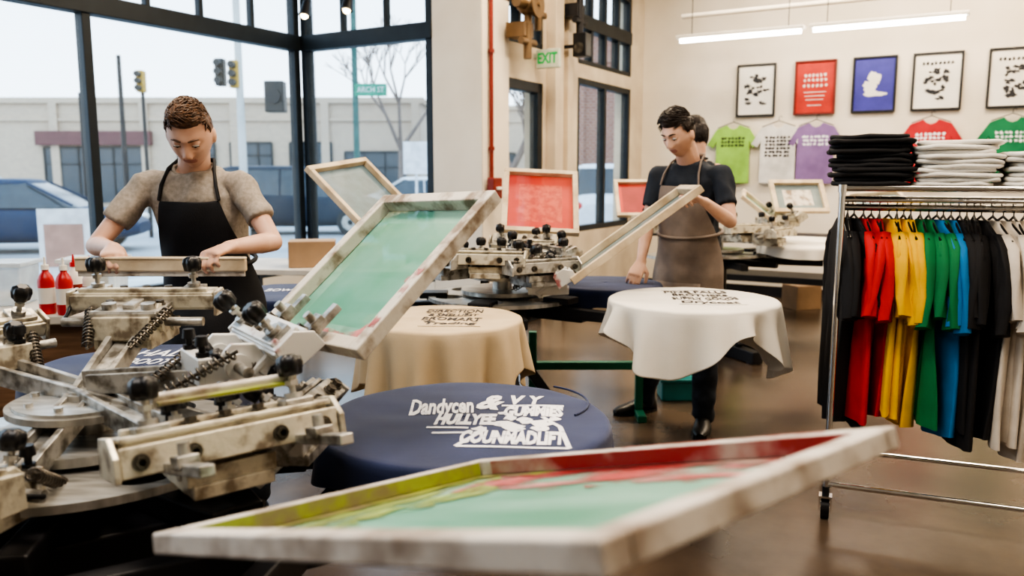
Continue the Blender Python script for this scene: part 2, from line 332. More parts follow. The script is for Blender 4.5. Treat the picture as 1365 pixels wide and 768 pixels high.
# ------------------------------------------------------------------ printing press
def plate_mesh(r,th,holes,hr,hd):
    b=B(); b.cyl((0,0,0),(0,0,th),r,n=64,sm=False); o=make('plate_tmp',b,m_alu)
    c=B()
    for i in range(holes):
        a=2*pi*i/holes+.3; c.cyl((hd*math.cos(a),hd*math.sin(a),-.05),(hd*math.cos(a),hd*math.sin(a),.1),hr,n=32,sm=False)
    co=make('cut_tmp',c,m_alu); md=o.modifiers.new('b','BOOLEAN'); md.operation='DIFFERENCE'; md.object=co; md.solver='EXACT'
    dg=C.evaluated_depsgraph_get(); me=D.meshes.new_from_object(o.evaluated_get(dg)); D.objects.remove(o); D.objects.remove(co)
    return me
spider=plate_mesh(.38,.018,6,.07,.28)
def spring(p0,p1,r,turns):
    p0=V(p0);p1=V(p1);a,u=frm(p1-p0); n=turns*10
    return [p0.lerp(p1,i/n)+a*r*math.cos(2*pi*i/10)+u*r*math.sin(2*pi*i/10) for i in range(n+1)]
def knob_b():
    b=B(); b.cyl((0,0,-.02),(0,0,.055),.0065,n=10,mi=1); b.cyl((0,0,.03),(0,0,.04),.013,n=6,mi=1,sm=False)
    rg=[]
    for z,r in((.048,.013),(.05,.02),(.07,.0235),(.082,.021),(.088,.012)):
        rg.append([V((r*(1+.10*math.cos(6*t))*math.cos(t),r*(1+.10*math.cos(6*t))*math.sin(t),z)) for t in [2*pi*i/36 for i in range(36)]])
    b.loft(rg); return b
def linked(name,proto,parent,T):
    k=proto.copy(); k.parent=parent; k.matrix_local=T; COL.objects.link(k); return k
PROTO={}
def part(name,fn,mats,parent,T,bevel=0):
    if name not in PROTO: PROTO[name]=make(name,fn(),mats,parent=parent,T=T,bevel=bevel); return PROTO[name]
    return linked(name,PROTO[name],parent,T)
def hexbolt():
    b=B(); b.cyl((0,0,-.01),(0,0,.012),.006,n=8); b.cyl((0,0,.004),(0,0,.012),.011,n=6,sm=False); b.cyl((0,0,0),(0,0,.003),.014,n=16); return b
def stud():
    b=B(); b.cyl((0,0,-.03),(0,0,.03),.007,n=10); b.cyl((0,0,.025),(0,0,.045),.015,.012,n=14); b.cyl((0,0,.0),(0,0,.01),.014,n=6,sm=False); return b
def cspring():
    b=B(); b.tube(spring((0,0,0),(.15,0,0),.012,11),.0026,5); b.cyl((-.01,0,0),(.16,0,0),.004,n=6); return b
def arcplate(b,cx,cz,y,th,pts):
    b.prism([(x+cx,z+cz) for x,z in pts],th,M.Translation((0,y+th/2,0))@M.Rotation(pi/2,4,'X'))
def print_head(press,hub,pos,yaw,tilt,m1=None,reach=.05,width=.36,rear=True,ztop=.9,simple=False):
    m1=m1 or m_steel; pos=V(pos); hub=V((hub[0],hub[1],0))
    Tl=M.Translation(pos-hub)@M.Rotation(yaw,4,'Z')
    inv=Tl.inverted(); hz=inv@V((0,0,ztop)); hr=V((hz.x,hz.y,hz.z))
    b=B()
    b.box((-.07,0,-.085),(.19,.145,.026)); b.box((-.165,0,-.045),(.03,.145,.06)); b.box((.0,0,-.06),(.035,.16,.034))
    for y in(-.066,.066):
        arcplate(b,-.08,-.05,y,.014,[(-.09,-.05),(.06,-.05),(.085,-.03),(.085,.0),(.05,.015),(.02,.055),(-.03,.06),(-.06,.03),(-.09,.02)])
        b.cyl((-.1,y-.018,-.04),(-.1,y+.018,-.04),.028); b.cyl((-.03,y-.016,-.06),(-.03,y+.016,-.06),.015)
    h=make('print_head',b,m1,parent=press,T=Tl,bevel=.003)
    b=B()
    for s in(-.026,.026): b.beam(hr+V((0,s,0)),V((-.13,s*1.3,-.07)),.014,.045)
    b.beam(hr.lerp(V((-.13,0,-.07)),.1),V((-.14,0,-.08)),.045,.014)
    b.cyl((-.1,-width*.48,-.04),(-.1,width*.48,-.04),.012,n=12)
    make('head_arm',b,m_steel2,parent=h,bevel=.002)
    Tt=M.Rotation(-tilt,4,'Y'); w=width
    b=B(); b.T=Tt
    b.box((0,0,-.010),(.085,w,.010)); b.box((-.038,0,.006),(.009,w,.040)); b.box((.040,0,-.010),(.010,w,.050))
    b.box((.0,0,.026),(.070,w*.97,.010)); b.box((.012,0,.008),(.03,w*.94,.03)); b.box((-.020,0,.036),(.018,w*.9,.012))
    make('clamp_bar',b,m1,parent=h,bevel=.003)
    for y in(-w*.34,w*.34): b=B(); b.T=Tt; b.box((0,y,.036),(.055,.055,.012)); b.cyl((0,y,.036),(0,y,.052),.017,n=12); make('clamp_bracket',b,m_steel2,parent=h,bevel=.002)
    for y in(-w*.5-.006,w*.5+.006): b=B(); b.T=Tt; arcplate(b,0,0,y,.010,[(-.05,-.03),(.05,-.04),(.052,.0),(.02,.034),(-.035,.034)]); make('end_plate',b,m1,parent=h,bevel=.002)
    b=B(); b.T=Tt; rm=m_ink if m1 is m_ink else m_steel2
    b.box((-.10,0,.004),(.13,.17,.014)); b.box((-.155,0,-.004),(.014,.17,.036)); b.box((-.09,0,.016),(.07,.03,.012)); b.box((-.05,-.065,-.01),(.06,.035,.02)); b.box((-.05,.065,-.01),(.06,.035,.02))
    b.cyl((-.12,-.05,.01),(-.12,-.05,.026),.018,n=16); b.cyl((-.12,.05,.01),(-.12,.05,.026),.018,n=16)
    make('registration_plate',b,rm,parent=h,bevel=.003)
    if reach>.06:
        for y in(-w*.3,w*.3):
            b=B(); b.T=Tt; b.box((reach/2,y,-.03),(reach,.024,.018)); b.box((reach*.55,y,-.018),(.04,.035,.02)); b.cyl((reach*.55,y,-.01),(reach*.55,y,.012),.010,n=10); make('side_rail',b,m_steel2,parent=h,bevel=.002)
    kn=[(0,-w*.34,.036),(0,w*.34,.036)]
    if rear and not simple: kn+=[(-.12,-.05,.006),(-.12,.05,.006)]
    for (x,y,z) in kn: part('knob',knob_b,[m_black,m_alu],h,Tt@M.Translation((x,y,z)))
    if not simple:
        for y in(-.11,.11): part('spring',cspring,m_dsteel,h,M.Translation((-.24,y*.5,-.075))@M.Rotation(math.atan2(y*.5,.15),4,'Z')@M.Rotation(rad(-28),4,'Y'))
        if rear:
            for y in(-.05,.05): part('adjustment_bolt',stud,m_black,h,M.Translation((-.165,y,-.015)))
        for (x,y) in((-.0,-.055),(-.0,.055)): part('hex_bolt',hexbolt,m_dsteel,h,M.Translation((x,y,-.043)))
        for (x,y) in((-.08,-.065),(-.08,.065),(.0,-.06),(.0,.06),(.0,0)): part('hex_bolt',hexbolt,m_dsteel,h,Tt@M.Translation((x,y,.012 if x else .032)))
        for y in(-w*.2,w*.2,-w*.42,w*.42): part('hex_bolt',hexbolt,m_dsteel,h,Tt@M.Translation((.046,y,-.012))@M.Rotation(pi/2,4,'Y'))
        b=B(); b.tube([(-.1,w*.48,-.04),(-.05,w*.5,-.02),(.0,w*.51,.03)],.005,8); make('lever',b,m_black,parent=h)
    return h
def press(name,hub,label,pallets,heads,color=None,simple=False,lower=.77,cab=False):
    e=empty(name,(hub[0],hub[1],0),label=label,cat='printing press')
    b=B()
    for a in(.35,.35+pi/2): b.box((0,0,.05),(1.15,.09,.09),M.Rotation(a,3,'Z'))
    for a in(.35,.35+pi/2,.35+pi,.35+1.5*pi): b.cyl((.52*math.cos(a),.52*math.sin(a),0),(.52*math.cos(a),.52*math.sin(a),.01),.05)
    b.cyl((0,0,.09),(0,0,lower-.02),.085,n=24); b.cyl((0,0,lower-.1),(0,0,lower-.02),.16,.2,n=24)
    for i in range(4):
        a=.35+i*pi/2; b.beam((.35*math.cos(a),.35*math.sin(a),.1),(.1*math.cos(a),.1*math.sin(a),.45),.05,.05)
    if cab:
        b.box((0,0,.40),(.60,.60,.56),M.Rotation(.6,3,'Z'))
        b.beam((-.1,-.62,lower-.12),(.62,-.2,lower-.12),.05,.08); b.beam((.5,-.5,lower-.12),(.6,.2,lower-.12),.05,.08); b.beam((-.1,-.62,lower-.12),(-.4,-.3,lower-.12),.05,.08)
    for i in range(8): a=i*pi/4+.2; b.beam((.1*math.cos(a),.1*math.sin(a),lower-.055),(.48*math.cos(a),.48*math.sin(a),lower-.055),.06,.05)
    make('base',b,m_dark if color is None else color,parent=e,bevel=.006)
    o=D.objects.new('spider_plate',spider); COL.objects.link(o); o.parent=e; o.location=(0,0,lower)
    b=B(); b.cyl((0,0,lower+.02),(0,0,.91),.05,n=24); b.cyl((0,0,.875),(0,0,.89),.165,n=48); b.cyl((0,0,.89),(0,0,.897),.15,n=48); b.cyl((0,0,.9),(0,0,.915),.04,n=24)
    for i in range(8):
        a=i*pi/4; b.cyl((.12*math.cos(a),.12*math.sin(a),.895),(.12*math.cos(a),.12*math.sin(a),.906),.010,n=6,sm=False)
    b.cyl((0,0,lower+.03),(0,0,lower+.05),.21,n=40)
    make('upper_plate',b,m_alu,parent=e,bevel=.002)
    for (px,py,pz,pr) in pallets:
        dx,dy=px-hub[0],py-hub[1]; dd=math.hypot(dx,dy); ux,uy=dx/dd,dy/dd
        b=B(); b.beam((ux*.2,uy*.2,lower-.04),(ux*(dd+pr*.6),uy*(dd+pr*.6),lower-.04),.06,.05); b.beam((ux*.28,uy*.28,lower+.02),(ux*.42,uy*.42,lower+.02),.11,.03)
        b.cyl((ux*dd,uy*dd,lower-.02),(ux*dd,uy*dd,pz-.03),.05,n=16)
        make('pallet_arm',b,m_dark,parent=e,bevel=.004)
        b=B(); b.cyl((dx,dy,pz-.03),(dx,dy,pz-.008),pr-.012,n=48); make('pallet',b,m_alu,parent=e)
    for hd in heads: print_head(e,hub,*hd,simple=simple)
    return e
PA=(-.116,1.93,.80,.355); PB=(-1.16,2.48,.80,.335)
p1=press('screen_printing_press',(-.97,1.80),'multi-arm manual screen printing press of grimy cream steel with raised clamps',[PA,PB],
 [((-.545,1.80,1.035),rad(36),rad(42),m_ink,.14,.30,True,.93),((-.50,1.38,.945),rad(-50),rad(14),m_steel,.22,.38,True),((-1.0,2.20,1.055),rad(92),rad(6),m_steel,.05,.38,False),((-1.38,2.02,1.0),rad(145),rad(25),m_steel,.05,.34,True),((-1.0,1.33,.86),rad(-100),rad(10),m_steel,.05,.28,True),((-.43,1.65,.91),rad(-5),rad(55),m_steel2,.05,.2,False)],cab=True)
PT=(-.28,3.23,.82,.32); PW=(.80,3.54,.85,.37); PR=(.5,4.3,.82,.30); PL=(-1.14,4.1,.80,.32)
p2=press('screen_printing_press',(-.05,4.12),'multi-station screen printing press with black base and raised screens',[PT,PW,PR,PL],
 [((.07,4.3,1.04),rad(80),rad(40)),((-.55,3.93,1.12),rad(165),rad(45)),((.25,3.88,.93),rad(-4),rad(38),m_ink,.05,.36),((-.12,3.72,1.02),rad(-100),rad(5)),((.14,3.74,.98),rad(-60),rad(5),m_steel2),((-.36,3.85,1.0),rad(-140),rad(5),m_steel2),((.22,4.22,1.0),rad(30),rad(20),m_steel2)])
P3=(1.62,6.4)
p3=press('screen_printing_press',P3,'distant screen printing press with several raised wooden screens',[(2.2,6.2,.86,.3),(1.2,5.95,.82,.22),(2.45,6.75,.86,.28)],
 [((.97,6.3,1.05),rad(170),rad(40)),((2.1,6.25,1.08),rad(20),rad(35)),((1.75,6.0,1.0),rad(-70),rad(8)),((2.15,6.6,1.02),rad(30),rad(10)),((1.95,5.9,.98),rad(-40),rad(8))],simple=True)
e=empty('steel_stand',(.43,4.6,0),label='green painted steel stand under the printing press',cat='stand')
b=B(); b.box((0,0,.30),(.66,.045,.045))
for x in(-.31,.31): b.box((x,0,.25),(.045,.045,.5)); b.box((x,0,.02),(.05,.3,.04))
make('frame',b,m_green,parent=e,bevel=.004)
# ------------------------------------------------------------------ screens
def screen(label,O,U,W,fm,mm,mi,bar=.035,th=.032,border=.13,group='print screens on the presses'):
    O=V(O);U=V(U);W=V(W); x=U.normalized(); z=U.cross(W).normalized(); y=z.cross(x); lx=U.length; ly=W.dot(y)
    T=M(((x.x,y.x,z.x,O.x),(x.y,y.y,z.y,O.y),(x.z,y.z,z.z,O.z),(0,0,0,1)))
    e=empty('print_screen',T=T,label=label,cat='print screen',group=group)
    b=B(); b.box((lx/2,bar/2,th/2),(lx,bar,th)); b.box((lx/2,ly-bar/2,th/2),(lx,bar,th)); b.box((bar/2,ly/2,th/2),(bar,ly-2*bar,th)); b.box((lx-bar/2,ly/2,th/2),(bar,ly-2*bar,th))
    make('frame',b,fm,parent=e,bevel=.003)
    b=B(); xs=[bar*.5,bar+border*lx,lx-bar-border*lx,lx-bar*.5]; ys=[bar*.5,bar+border*ly,ly-bar-border*ly,ly-bar*.5]
    for i in range(3):
        for j in range(3): b.add([(xs[i],ys[j],-.001),(xs[i+1],ys[j],-.001),(xs[i+1],ys[j+1],-.001),(xs[i],ys[j+1],-.001)],[(0,1,2,3)],1 if i==j==1 else 0)
    make('mesh_fabric',b,[mm,mi],parent=e)
    return e,lx,ly
def ragged(b,p0,p1,dv,mi,amp=.5,z=.0015,sd=0):
    n=80; p0=V((*p0,z));p1=V((*p1,z));dv=V((*dv,0)); bot=[p0.lerp(p1,i/n) for i in range(n+1)]
    top=[p+dv*max(.05,(1+amp*1.3*noise.noise(V((i*.05,sd,0)))+amp*.35*noise.noise(V((i*.2,sd,3)))))*min(1,(i+2)/9,(n-i+2)/9) for i,p in enumerate(bot)]
    b.add(bot+top,[(i,i+1,n+2+i,n+1+i) for i in range(n)],mi)
e,lx,ly=screen('tilted screen frame with green emulsion mesh clamped over navy shirt',(-.308,1.66,1.012),(.285,.29,.325),(-.27,.385,.035),m_fwood,m_mesh_g,m_mesh_gd,.034,.034,.09)
b=B(); ragged(b,(.04,.036),(lx*.55,.036),(0,.05),0,.7); ragged(b,(.036,.04),(.036,ly-.06),(.03,0),0,.8,.0018,5); b.box((.05+lx*.2,.017,.0348),(.18,.02,.0012))
make('ink_residue',b,m_pink,parent=e)
e,lx,ly=screen('large wooden screen frame with teal mesh, red and lime ink',(-.444,.947,.9335),(.5056,-.45,.204),(.3914,.4185,-.0555),m_fgwood,m_mesh_t,m_mesh_td,.034,.026,.12)
b=B(); y1=ly-.035
ragged(b,(.12,y1),(lx-.035,y1),(0,-.03),0,.8); ragged(b,(.035,y1),(.2,y1),(0,-.025),1,.6,.002,4)
ragged(b,(.08,y1),(lx-.035,y1),(0,-.15),2,.6,.0008,7); ragged(b,(.035,.05),(.035,ly-.04),(.16,0),3,.6,.0010,8)
b.box((.06+(lx-.1)/2,y1,.0140),(lx-.10,.003,.021),mi=0); b.box((.30+(lx-.36)/2,ly-.012,.0262),(lx-.40,.018,.001),mi=2)
b.box((.0355,ly/2,.0140),(.003,ly-.08,.021),mi=1); ragged(b,(.035,.08),(.035,ly-.04),(.028,0),1,.7,.0022,9)
make('ink_residue',b,[m_inkred,m_inklime,m_smr,m_sml],parent=e)
screen('raised wooden screen with bright red mesh on the press',(-.06,4.36,1.085),(.42,0,-.02),(.045,.36,.33),m_wood,m_mesh_r,m_mesh_rd,.03,.03,.14)
screen('raised wooden screen with grey mesh on the press',(-.70,3.72,1.15),(.2,.42,.05),(-.26,.12,.27),m_wood,m_mesh_b,m_mesh_bd,.028,.03,.1)
screen('tilted wooden screen being lifted by the worker',(.285,3.66,.90),(.585,.02,.425),(.01,.40,.01),m_wood,m_mesh_b,m_mesh_bd,.035,.035,.1)
screen('raised wooden screen with dark red mesh on distant press',(.80,6.2,1.07),(.36,0,0),(-.03,.25,.27),m_wood,m_mesh_r,mat('maroon_mesh',(.35,.05,.05)),.028,.03,.08)
screen('raised wooden screen with tan mesh on distant press',(2.0,6.2,1.10),(.42,0,0),(-.07,.2,.24),m_wood,m_mesh_b,m_fwood,.035,.03,.15)
screen('slanted wooden screen on distant press',(1.72,6.15,1.22),(.25,-.05,-.2),(.1,.35,.05),m_wood,m_mesh_t,m_mesh_t,.03,.03,.15)
screen('flat wooden screen resting on distant press',(2.7,6.4,1.12),(.42,-.05,.03),(.05,.3,.1),m_wood,m_mesh_b,m_mesh_b,.03,.03,.15)
# ------------------------------------------------------------------ draped shirts
def wkf(x,y,seed): return .0030*noise.noise(V((x*6,y*12,seed)))+.0010*noise.noise(V((x*18,y*9,seed)))
def draped(label,P,drop,m,amp,k,seed,n=200,dvar=.3,group='shirts laid over the press pallets'):
    cx,cy,z,r=P; e=empty('t_shirt',(cx,cy,z),label=label,cat='shirt',group=group); e['sd']=seed
    rg=[]
    def ring(rr,zz,lv):
        out=[]
        for i in range(n):
            t=2*pi*i/n; nx=noise.noise(V((math.cos(t)*1.6,math.sin(t)*1.6,seed)))
            dz=drop*(1+dvar*nx*2.0); f=math.sin(k*t+3*nx+seed)+.5*math.sin(k*1.7*t+seed*2)
            R=rr+(amp*f*lv*1.0 + amp*.5*lv if lv>0 else 0)
            x,y=R*math.cos(t),R*math.sin(t)
            out.append(V((x,y,zz-(dz*lv if lv>0 else 0)+(wkf(x,y,seed) if lv==0 else 0))))
        return out
    for q in [.02]+[i/14 for i in range(1,14)]+[.97]: rg.append(ring(r*q,0.004,0))
    for a in(30,60,85): rg.append(ring(r-.012+.014*math.sin(rad(a)),.004-.012*(1-math.cos(rad(a))),0))
    for lv in(.08,.18,.3,.45,.6,.75,.88,.97,1.0): rg.append(ring(r+.004,-.008,lv))
    b=B(); b.loft(rg,cap=False); b.add(rg[0],[tuple(range(n))],0,True)
    make('fabric',b,m,parent=e,solid=.002)
    return e
def finish_print(b,e,m):
    sd=e['sd']
    for v in b.v: v.z=.0064+wkf(v.x,v.y,sd)+v.z
    make('print',b,m,parent=e); del e['sd']
sh=draped('navy t-shirt with white script print stretched on the round pallet',PA,.10,m_navy,.010,9,1.3,dvar=.3)
b=B(); T0=M.Rotation(rad(-5),4,'Z')@M.Translation((.05,-.01,0))
def tx(s,size,x,y,W,rz=0,sh=0,bold=.001): b.text(s,size,T0@TR((x,y,0),rad(rz)),shear=sh,bold=bold,W=W,ext=.0002)
tx('Dandycen',.18,-.125,.10,.17,14,.5,.006)
tx('HULLYEE',.115,-.045,-.005,.15,4,.15,.007); tx('&',.17,.0,.15,.065,-8,.1,.007); tx('Y',.11,.115,.175,.04,0,.1,.006); tx('V',.11,.065,.175,.04,0,.1,.006)
tx('GUMMIES',.11,.115,.075,.15,2,.1,.007); tx('COUNMADLIFT',.115,.08,-.135,.24,2,.1,.007)
b.T=T0
def strip(p0,p1,w,n=6):
    for i in range(n): a=V((*p0,0)).lerp(V((*p1,0)),i/n); c_=V((*p0,0)).lerp(V((*p1,0)),(i+1)/n); b.beam(a,c_,w,.0004)
for (x0,y0,x1,y1) in((-.04,-.20,.21,-.195),(.21,-.195,.185,-.04),(-.13,-.07,-.03,-.07),(-.04,-.20,.01,-.08),(.03,.125,.19,.13),(-.11,-.11,-.02,-.105),(.185,-.04,.14,.03)): strip((x0,y0),(x1,y1),.012)
for j,(x,y,q) in enumerate(((.05,-.03,.032),(.08,-.06,.032),(.14,-.02,.032),(.0,-.075,.022),(.10,.0,.028),(.14,-.065,.024),(.17,.02,.018),(.06,.02,.024),(.04,.06,.018))): 
    random.seed(j); b.add([(x+q*math.cos(t*pi/5)*random.uniform(.5,1.1),y+q*math.sin(t*pi/5)*random.uniform(.5,1.2),0.0002) for t in range(10)],[tuple(range(10))])
b.T=None
finish_print(b,sh,m_printw)
b=B(); b.tube([(.30*math.cos(a)*.62+.13,.30*math.sin(a)*.62+.14,.007) for a in [rad(q) for q in range(-40,60,8)]],.003,6); make('collar_seam',b,m_navy,parent=sh)
sb=draped('navy t-shirt with white print on pallet before the worker',PB,.13,m_navy,.008,8,5.1)
def blockprint(e,lines,cx,y0,dy,W_,size,m,shape=True,seed=1):
    global b
    b=B()
    for i,s in enumerate(lines): b.text(s,size*(1 if i%2==0 else .8),TR((cx,y0-dy*i,0),rad(-2)),bold=.002,W=W_*(1 if i%2==0 else .86),ext=.0002,shear=.1)
    if shape:
        random.seed(seed)
        strip((cx-W_/2,y0+dy*.58),(cx+W_/2,y0+dy*.55),.005); strip((cx-W_/2,y0-dy*(len(lines)-.42)),(cx+W_/2,y0-dy*(len(lines)-.42)-.01),.005)
        for j in range(10):
            x,y,q=cx+random.uniform(-.45,.45)*W_,y0-dy*(random.randint(0,len(lines)-2)+.5),random.uniform(.006,.014)
            b.add([(x+q*math.cos(t*pi/4)*random.uniform(.6,1.8),y+q*math.sin(t*pi/4)*random.uniform(.5,1),0.0002) for t in range(8)],[tuple(range(8))])
    finish_print(b,e,m)
blockprint(sb,['HALLEES','BOOTH CO','EST MAKERS'],.06,.17,.12,.30,.13,m_printw,False)
st=draped('tan t-shirt with black print hanging over the pallet',PT,.22,m_tan,.026,11,2.2,dvar=.35)
blockprint(st,['DIRECTION','& SMELLIEST','BROMART','Trading'],.04,.15,.095,.24,.09,m_printd)
sw=draped('white t-shirt with black print draped over the round pallet',PW,.20,m_white,.034,9,8.7,dvar=.55)
blockprint(sw,['PINE FALLS','BROTHERS','SUPPLY GOODS','Drycoat'],.05,.19,.10,.29,.095,m_printd,seed=3)
draped('navy t-shirt stretched on pallet under lifted screen',PR,.08,m_navy,.006,9,3.3)
sl=draped('navy t-shirt with small white print on pallet',PL,.08,m_navy,.006,9,4.4)
b=B(); b.text('BOWLING',.12,TR((0,.05,0)),bold=.002,W=.26,ext=.0002); finish_print(b,sl,m_printw)
draped('white t-shirt on distant press pallet',(2.2,6.2,.86,.31),.06,m_white,.008,8,6.6)
draped('pale t-shirt on distant press pallet',(2.45,6.75,.86,.29),.06,m_white,.008,8,7.6)
# ------------------------------------------------------------------ people
def ring(c,S,F,a,b_,n=28):
    return [c+S*(a*math.cos(2*pi*i/n))+F*(b_*math.sin(2*pi*i/n)) for i in range(n)]
def g(x,s): return math.exp(-(x/s)**2)
def hlim(nx,ny,hl):
    lim = hl if ny>.35 else (hl-.02-.035*(1-max(ny,0)/.35) if ny>0 else hl-.055-.075*min(1,-ny*1.4))
    if abs(nx)>.55 and ny<.25 and ny>-.25: lim=min(lim,.012)
    return lim
def headpt(nx,ny,nz,hair=None):
    x=.076*nx; y=.097*ny; z=.120*nz
    if z<0:
        s=min(1,-nz); x*=1-.30*s**1.6
        if ny<0: y*=1-.45*s
        else: y*=1-.08*s
    else: x*=1+.03*nz
    if ny>0:
        f=ny**.5
        y=y*(1-.06*g(z,.09))
        y+=.008*g(z-.030,.012)*g(x,.045)*f
        y-=.015*(g(x-.030,.016)+g(x+.030,.016))*g(z-.010,.013)*f
        if z<.022:
            pr=max(0,min(1,(.024-z)/.052)) if z>-.030 else max(0,1-(-.030-z)/.012)
            y+=(.026*pr)*g(x,.009+.006*pr)*f
        y+=.007*g(z+.054,.006)*g(x,.022)*f+.0065*g(z+.066,.006)*g(x,.019)*f
        y-=.004*g(z+.060,.003)*g(x,.022)*f
        y+=.008*g(z+.098,.018)*g(x,.024)*f
        y+=.005*(g(x-.045,.018)+g(x+.045,.018))*g(z+.018,.02)*f
    if hair:
        hl,vol,quiff=hair
        mk=max(0,min(1,(z-hlim(nx,ny,hl))/.014))
        o=-.012+mk*(.012+vol*.7*(.35+.7*max(0,nz)))
        if quiff: o+=mk*quiff*max(0,ny)*max(0,nz)*1.2
        l=V((x,y,z)).normalized(); return V((x,y,z))+l*o
    return V((x,y,z))
def headmesh(b,T,hair=None,n=72):
    m=n*2//3; vs=[]
    for j in range(m+1):
        t=pi*(j+.0001)/(m+.0002)
        for i in range(n):
            a=2*pi*i/n; vs.append(T@headpt(math.sin(t)*math.cos(a),math.sin(t)*math.sin(a),math.cos(t),hair))
    fs=[(j*n+i,(j+1)*n+i,(j+1)*n+(i+1)%n,j*n+(i+1)%n) for j in range(m) for i in range(n)]
    b.add(vs,fs,0,True); b.add(vs[:n],[tuple(range(n))]); b.add(vs[-n:],[tuple(range(n))[::-1]])
def clumps(b,T,hair,N,flow,Lt,Ls,seed,rnd=.25):
    random.seed(seed); k=0
    while k<N:
        d=V((random.gauss(0,1),random.gauss(0,1),random.gauss(0,1))).normalized()
        if d.z<-.5: continue
        p=headpt(d.x,d.y,d.z)
        if p.z<hlim(d.x,d.y,hair[0])+.002: continue
        k+=1; q=headpt(d.x,d.y,d.z,hair); top=max(0,min(1,(d.z-.3)/.35))
        fr=max(0,min(1,(d.y-.45)/.3)); fo=V(flow)*(1-fr)+V((flow[0]*2,.1,1.0))*fr
        fl=fo*top+V((d.x*.1,-.35,-.9))*(1-top); fl=fl+V((random.uniform(-rnd,rnd),random.uniform(-rnd,rnd),random.uniform(-.2,.2)))
        n=V((d.x/.076,d.y/.097,d.z/.12)).normalized(); t=(fl-n*fl.dot(n)).normalized(); L=(Ls+(Lt-Ls)*top)*random.uniform(.7,1.25)
        p0=q-n*.004; p1=p0+t*L*.35+n*L*.18*(.2+top); p2=p0+t*L*.75+n*L*.26*(.1+top); p3=p0+t*L*1.05+n*L*.22*top
        b.tube([T@p0,T@p1,T@p2,T@p3],[.0032,.0032,.0022,.0004],4)
def hand(b,wr,d,nn,side,curl=(35,55,40),thumb=(.55,.75,.35),sc=1.0,tcurl=.6):
    d=V(d).normalized(); nn=(V(nn)-d*V(nn).dot(d)).normalized(); w=d.cross(nn)*side
    b.loft([ring(wr-d*.02,w,nn,.027,.021,16),ring(wr+d*.02*sc,w,nn,.031,.019,16),ring(wr+d*.055*sc,w,nn,.040,.016,16),ring(wr+d*.09*sc,w,nn,.041,.0135,16),ring(wr+d*.097*sc,w,nn,.037,.009,16)])
    for i,(l,r) in enumerate(((.95,.0088),(1.05,.0092),(1.0,.0088),(.78,.0078))):
        p=wr+d*(.090-.004*abs(i-1))*sc+w*(.0305-.0203*i); pts=[p-d*.02,p]; a=0
        for cu,sl in zip(curl,(.042,.027,.021)):
            a+=rad(cu+3*i); q=p+(d*math.cos(a)+nn*math.sin(a)+w*(.06-.04*i))*sl*l*sc; pts.append(q); p=q
        b.limb(pts,[r,r*1.06,r,r*.95,r*.82],10)
    p0=wr+d*.022*sc+w*.022; t1=(d*thumb[0]+w*thumb[1]+nn*thumb[2]).normalized(); p1=p0+t1*.04*sc
    t2=(d*.85+w*.15+nn*tcurl).normalized(); p2=p1+t2*.034*sc; p3=p2+(t2+nn*.2).normalized()*.024*sc
    b.limb([p0,p1,p2,p3],[.016,.0125,.0105,.009],10)
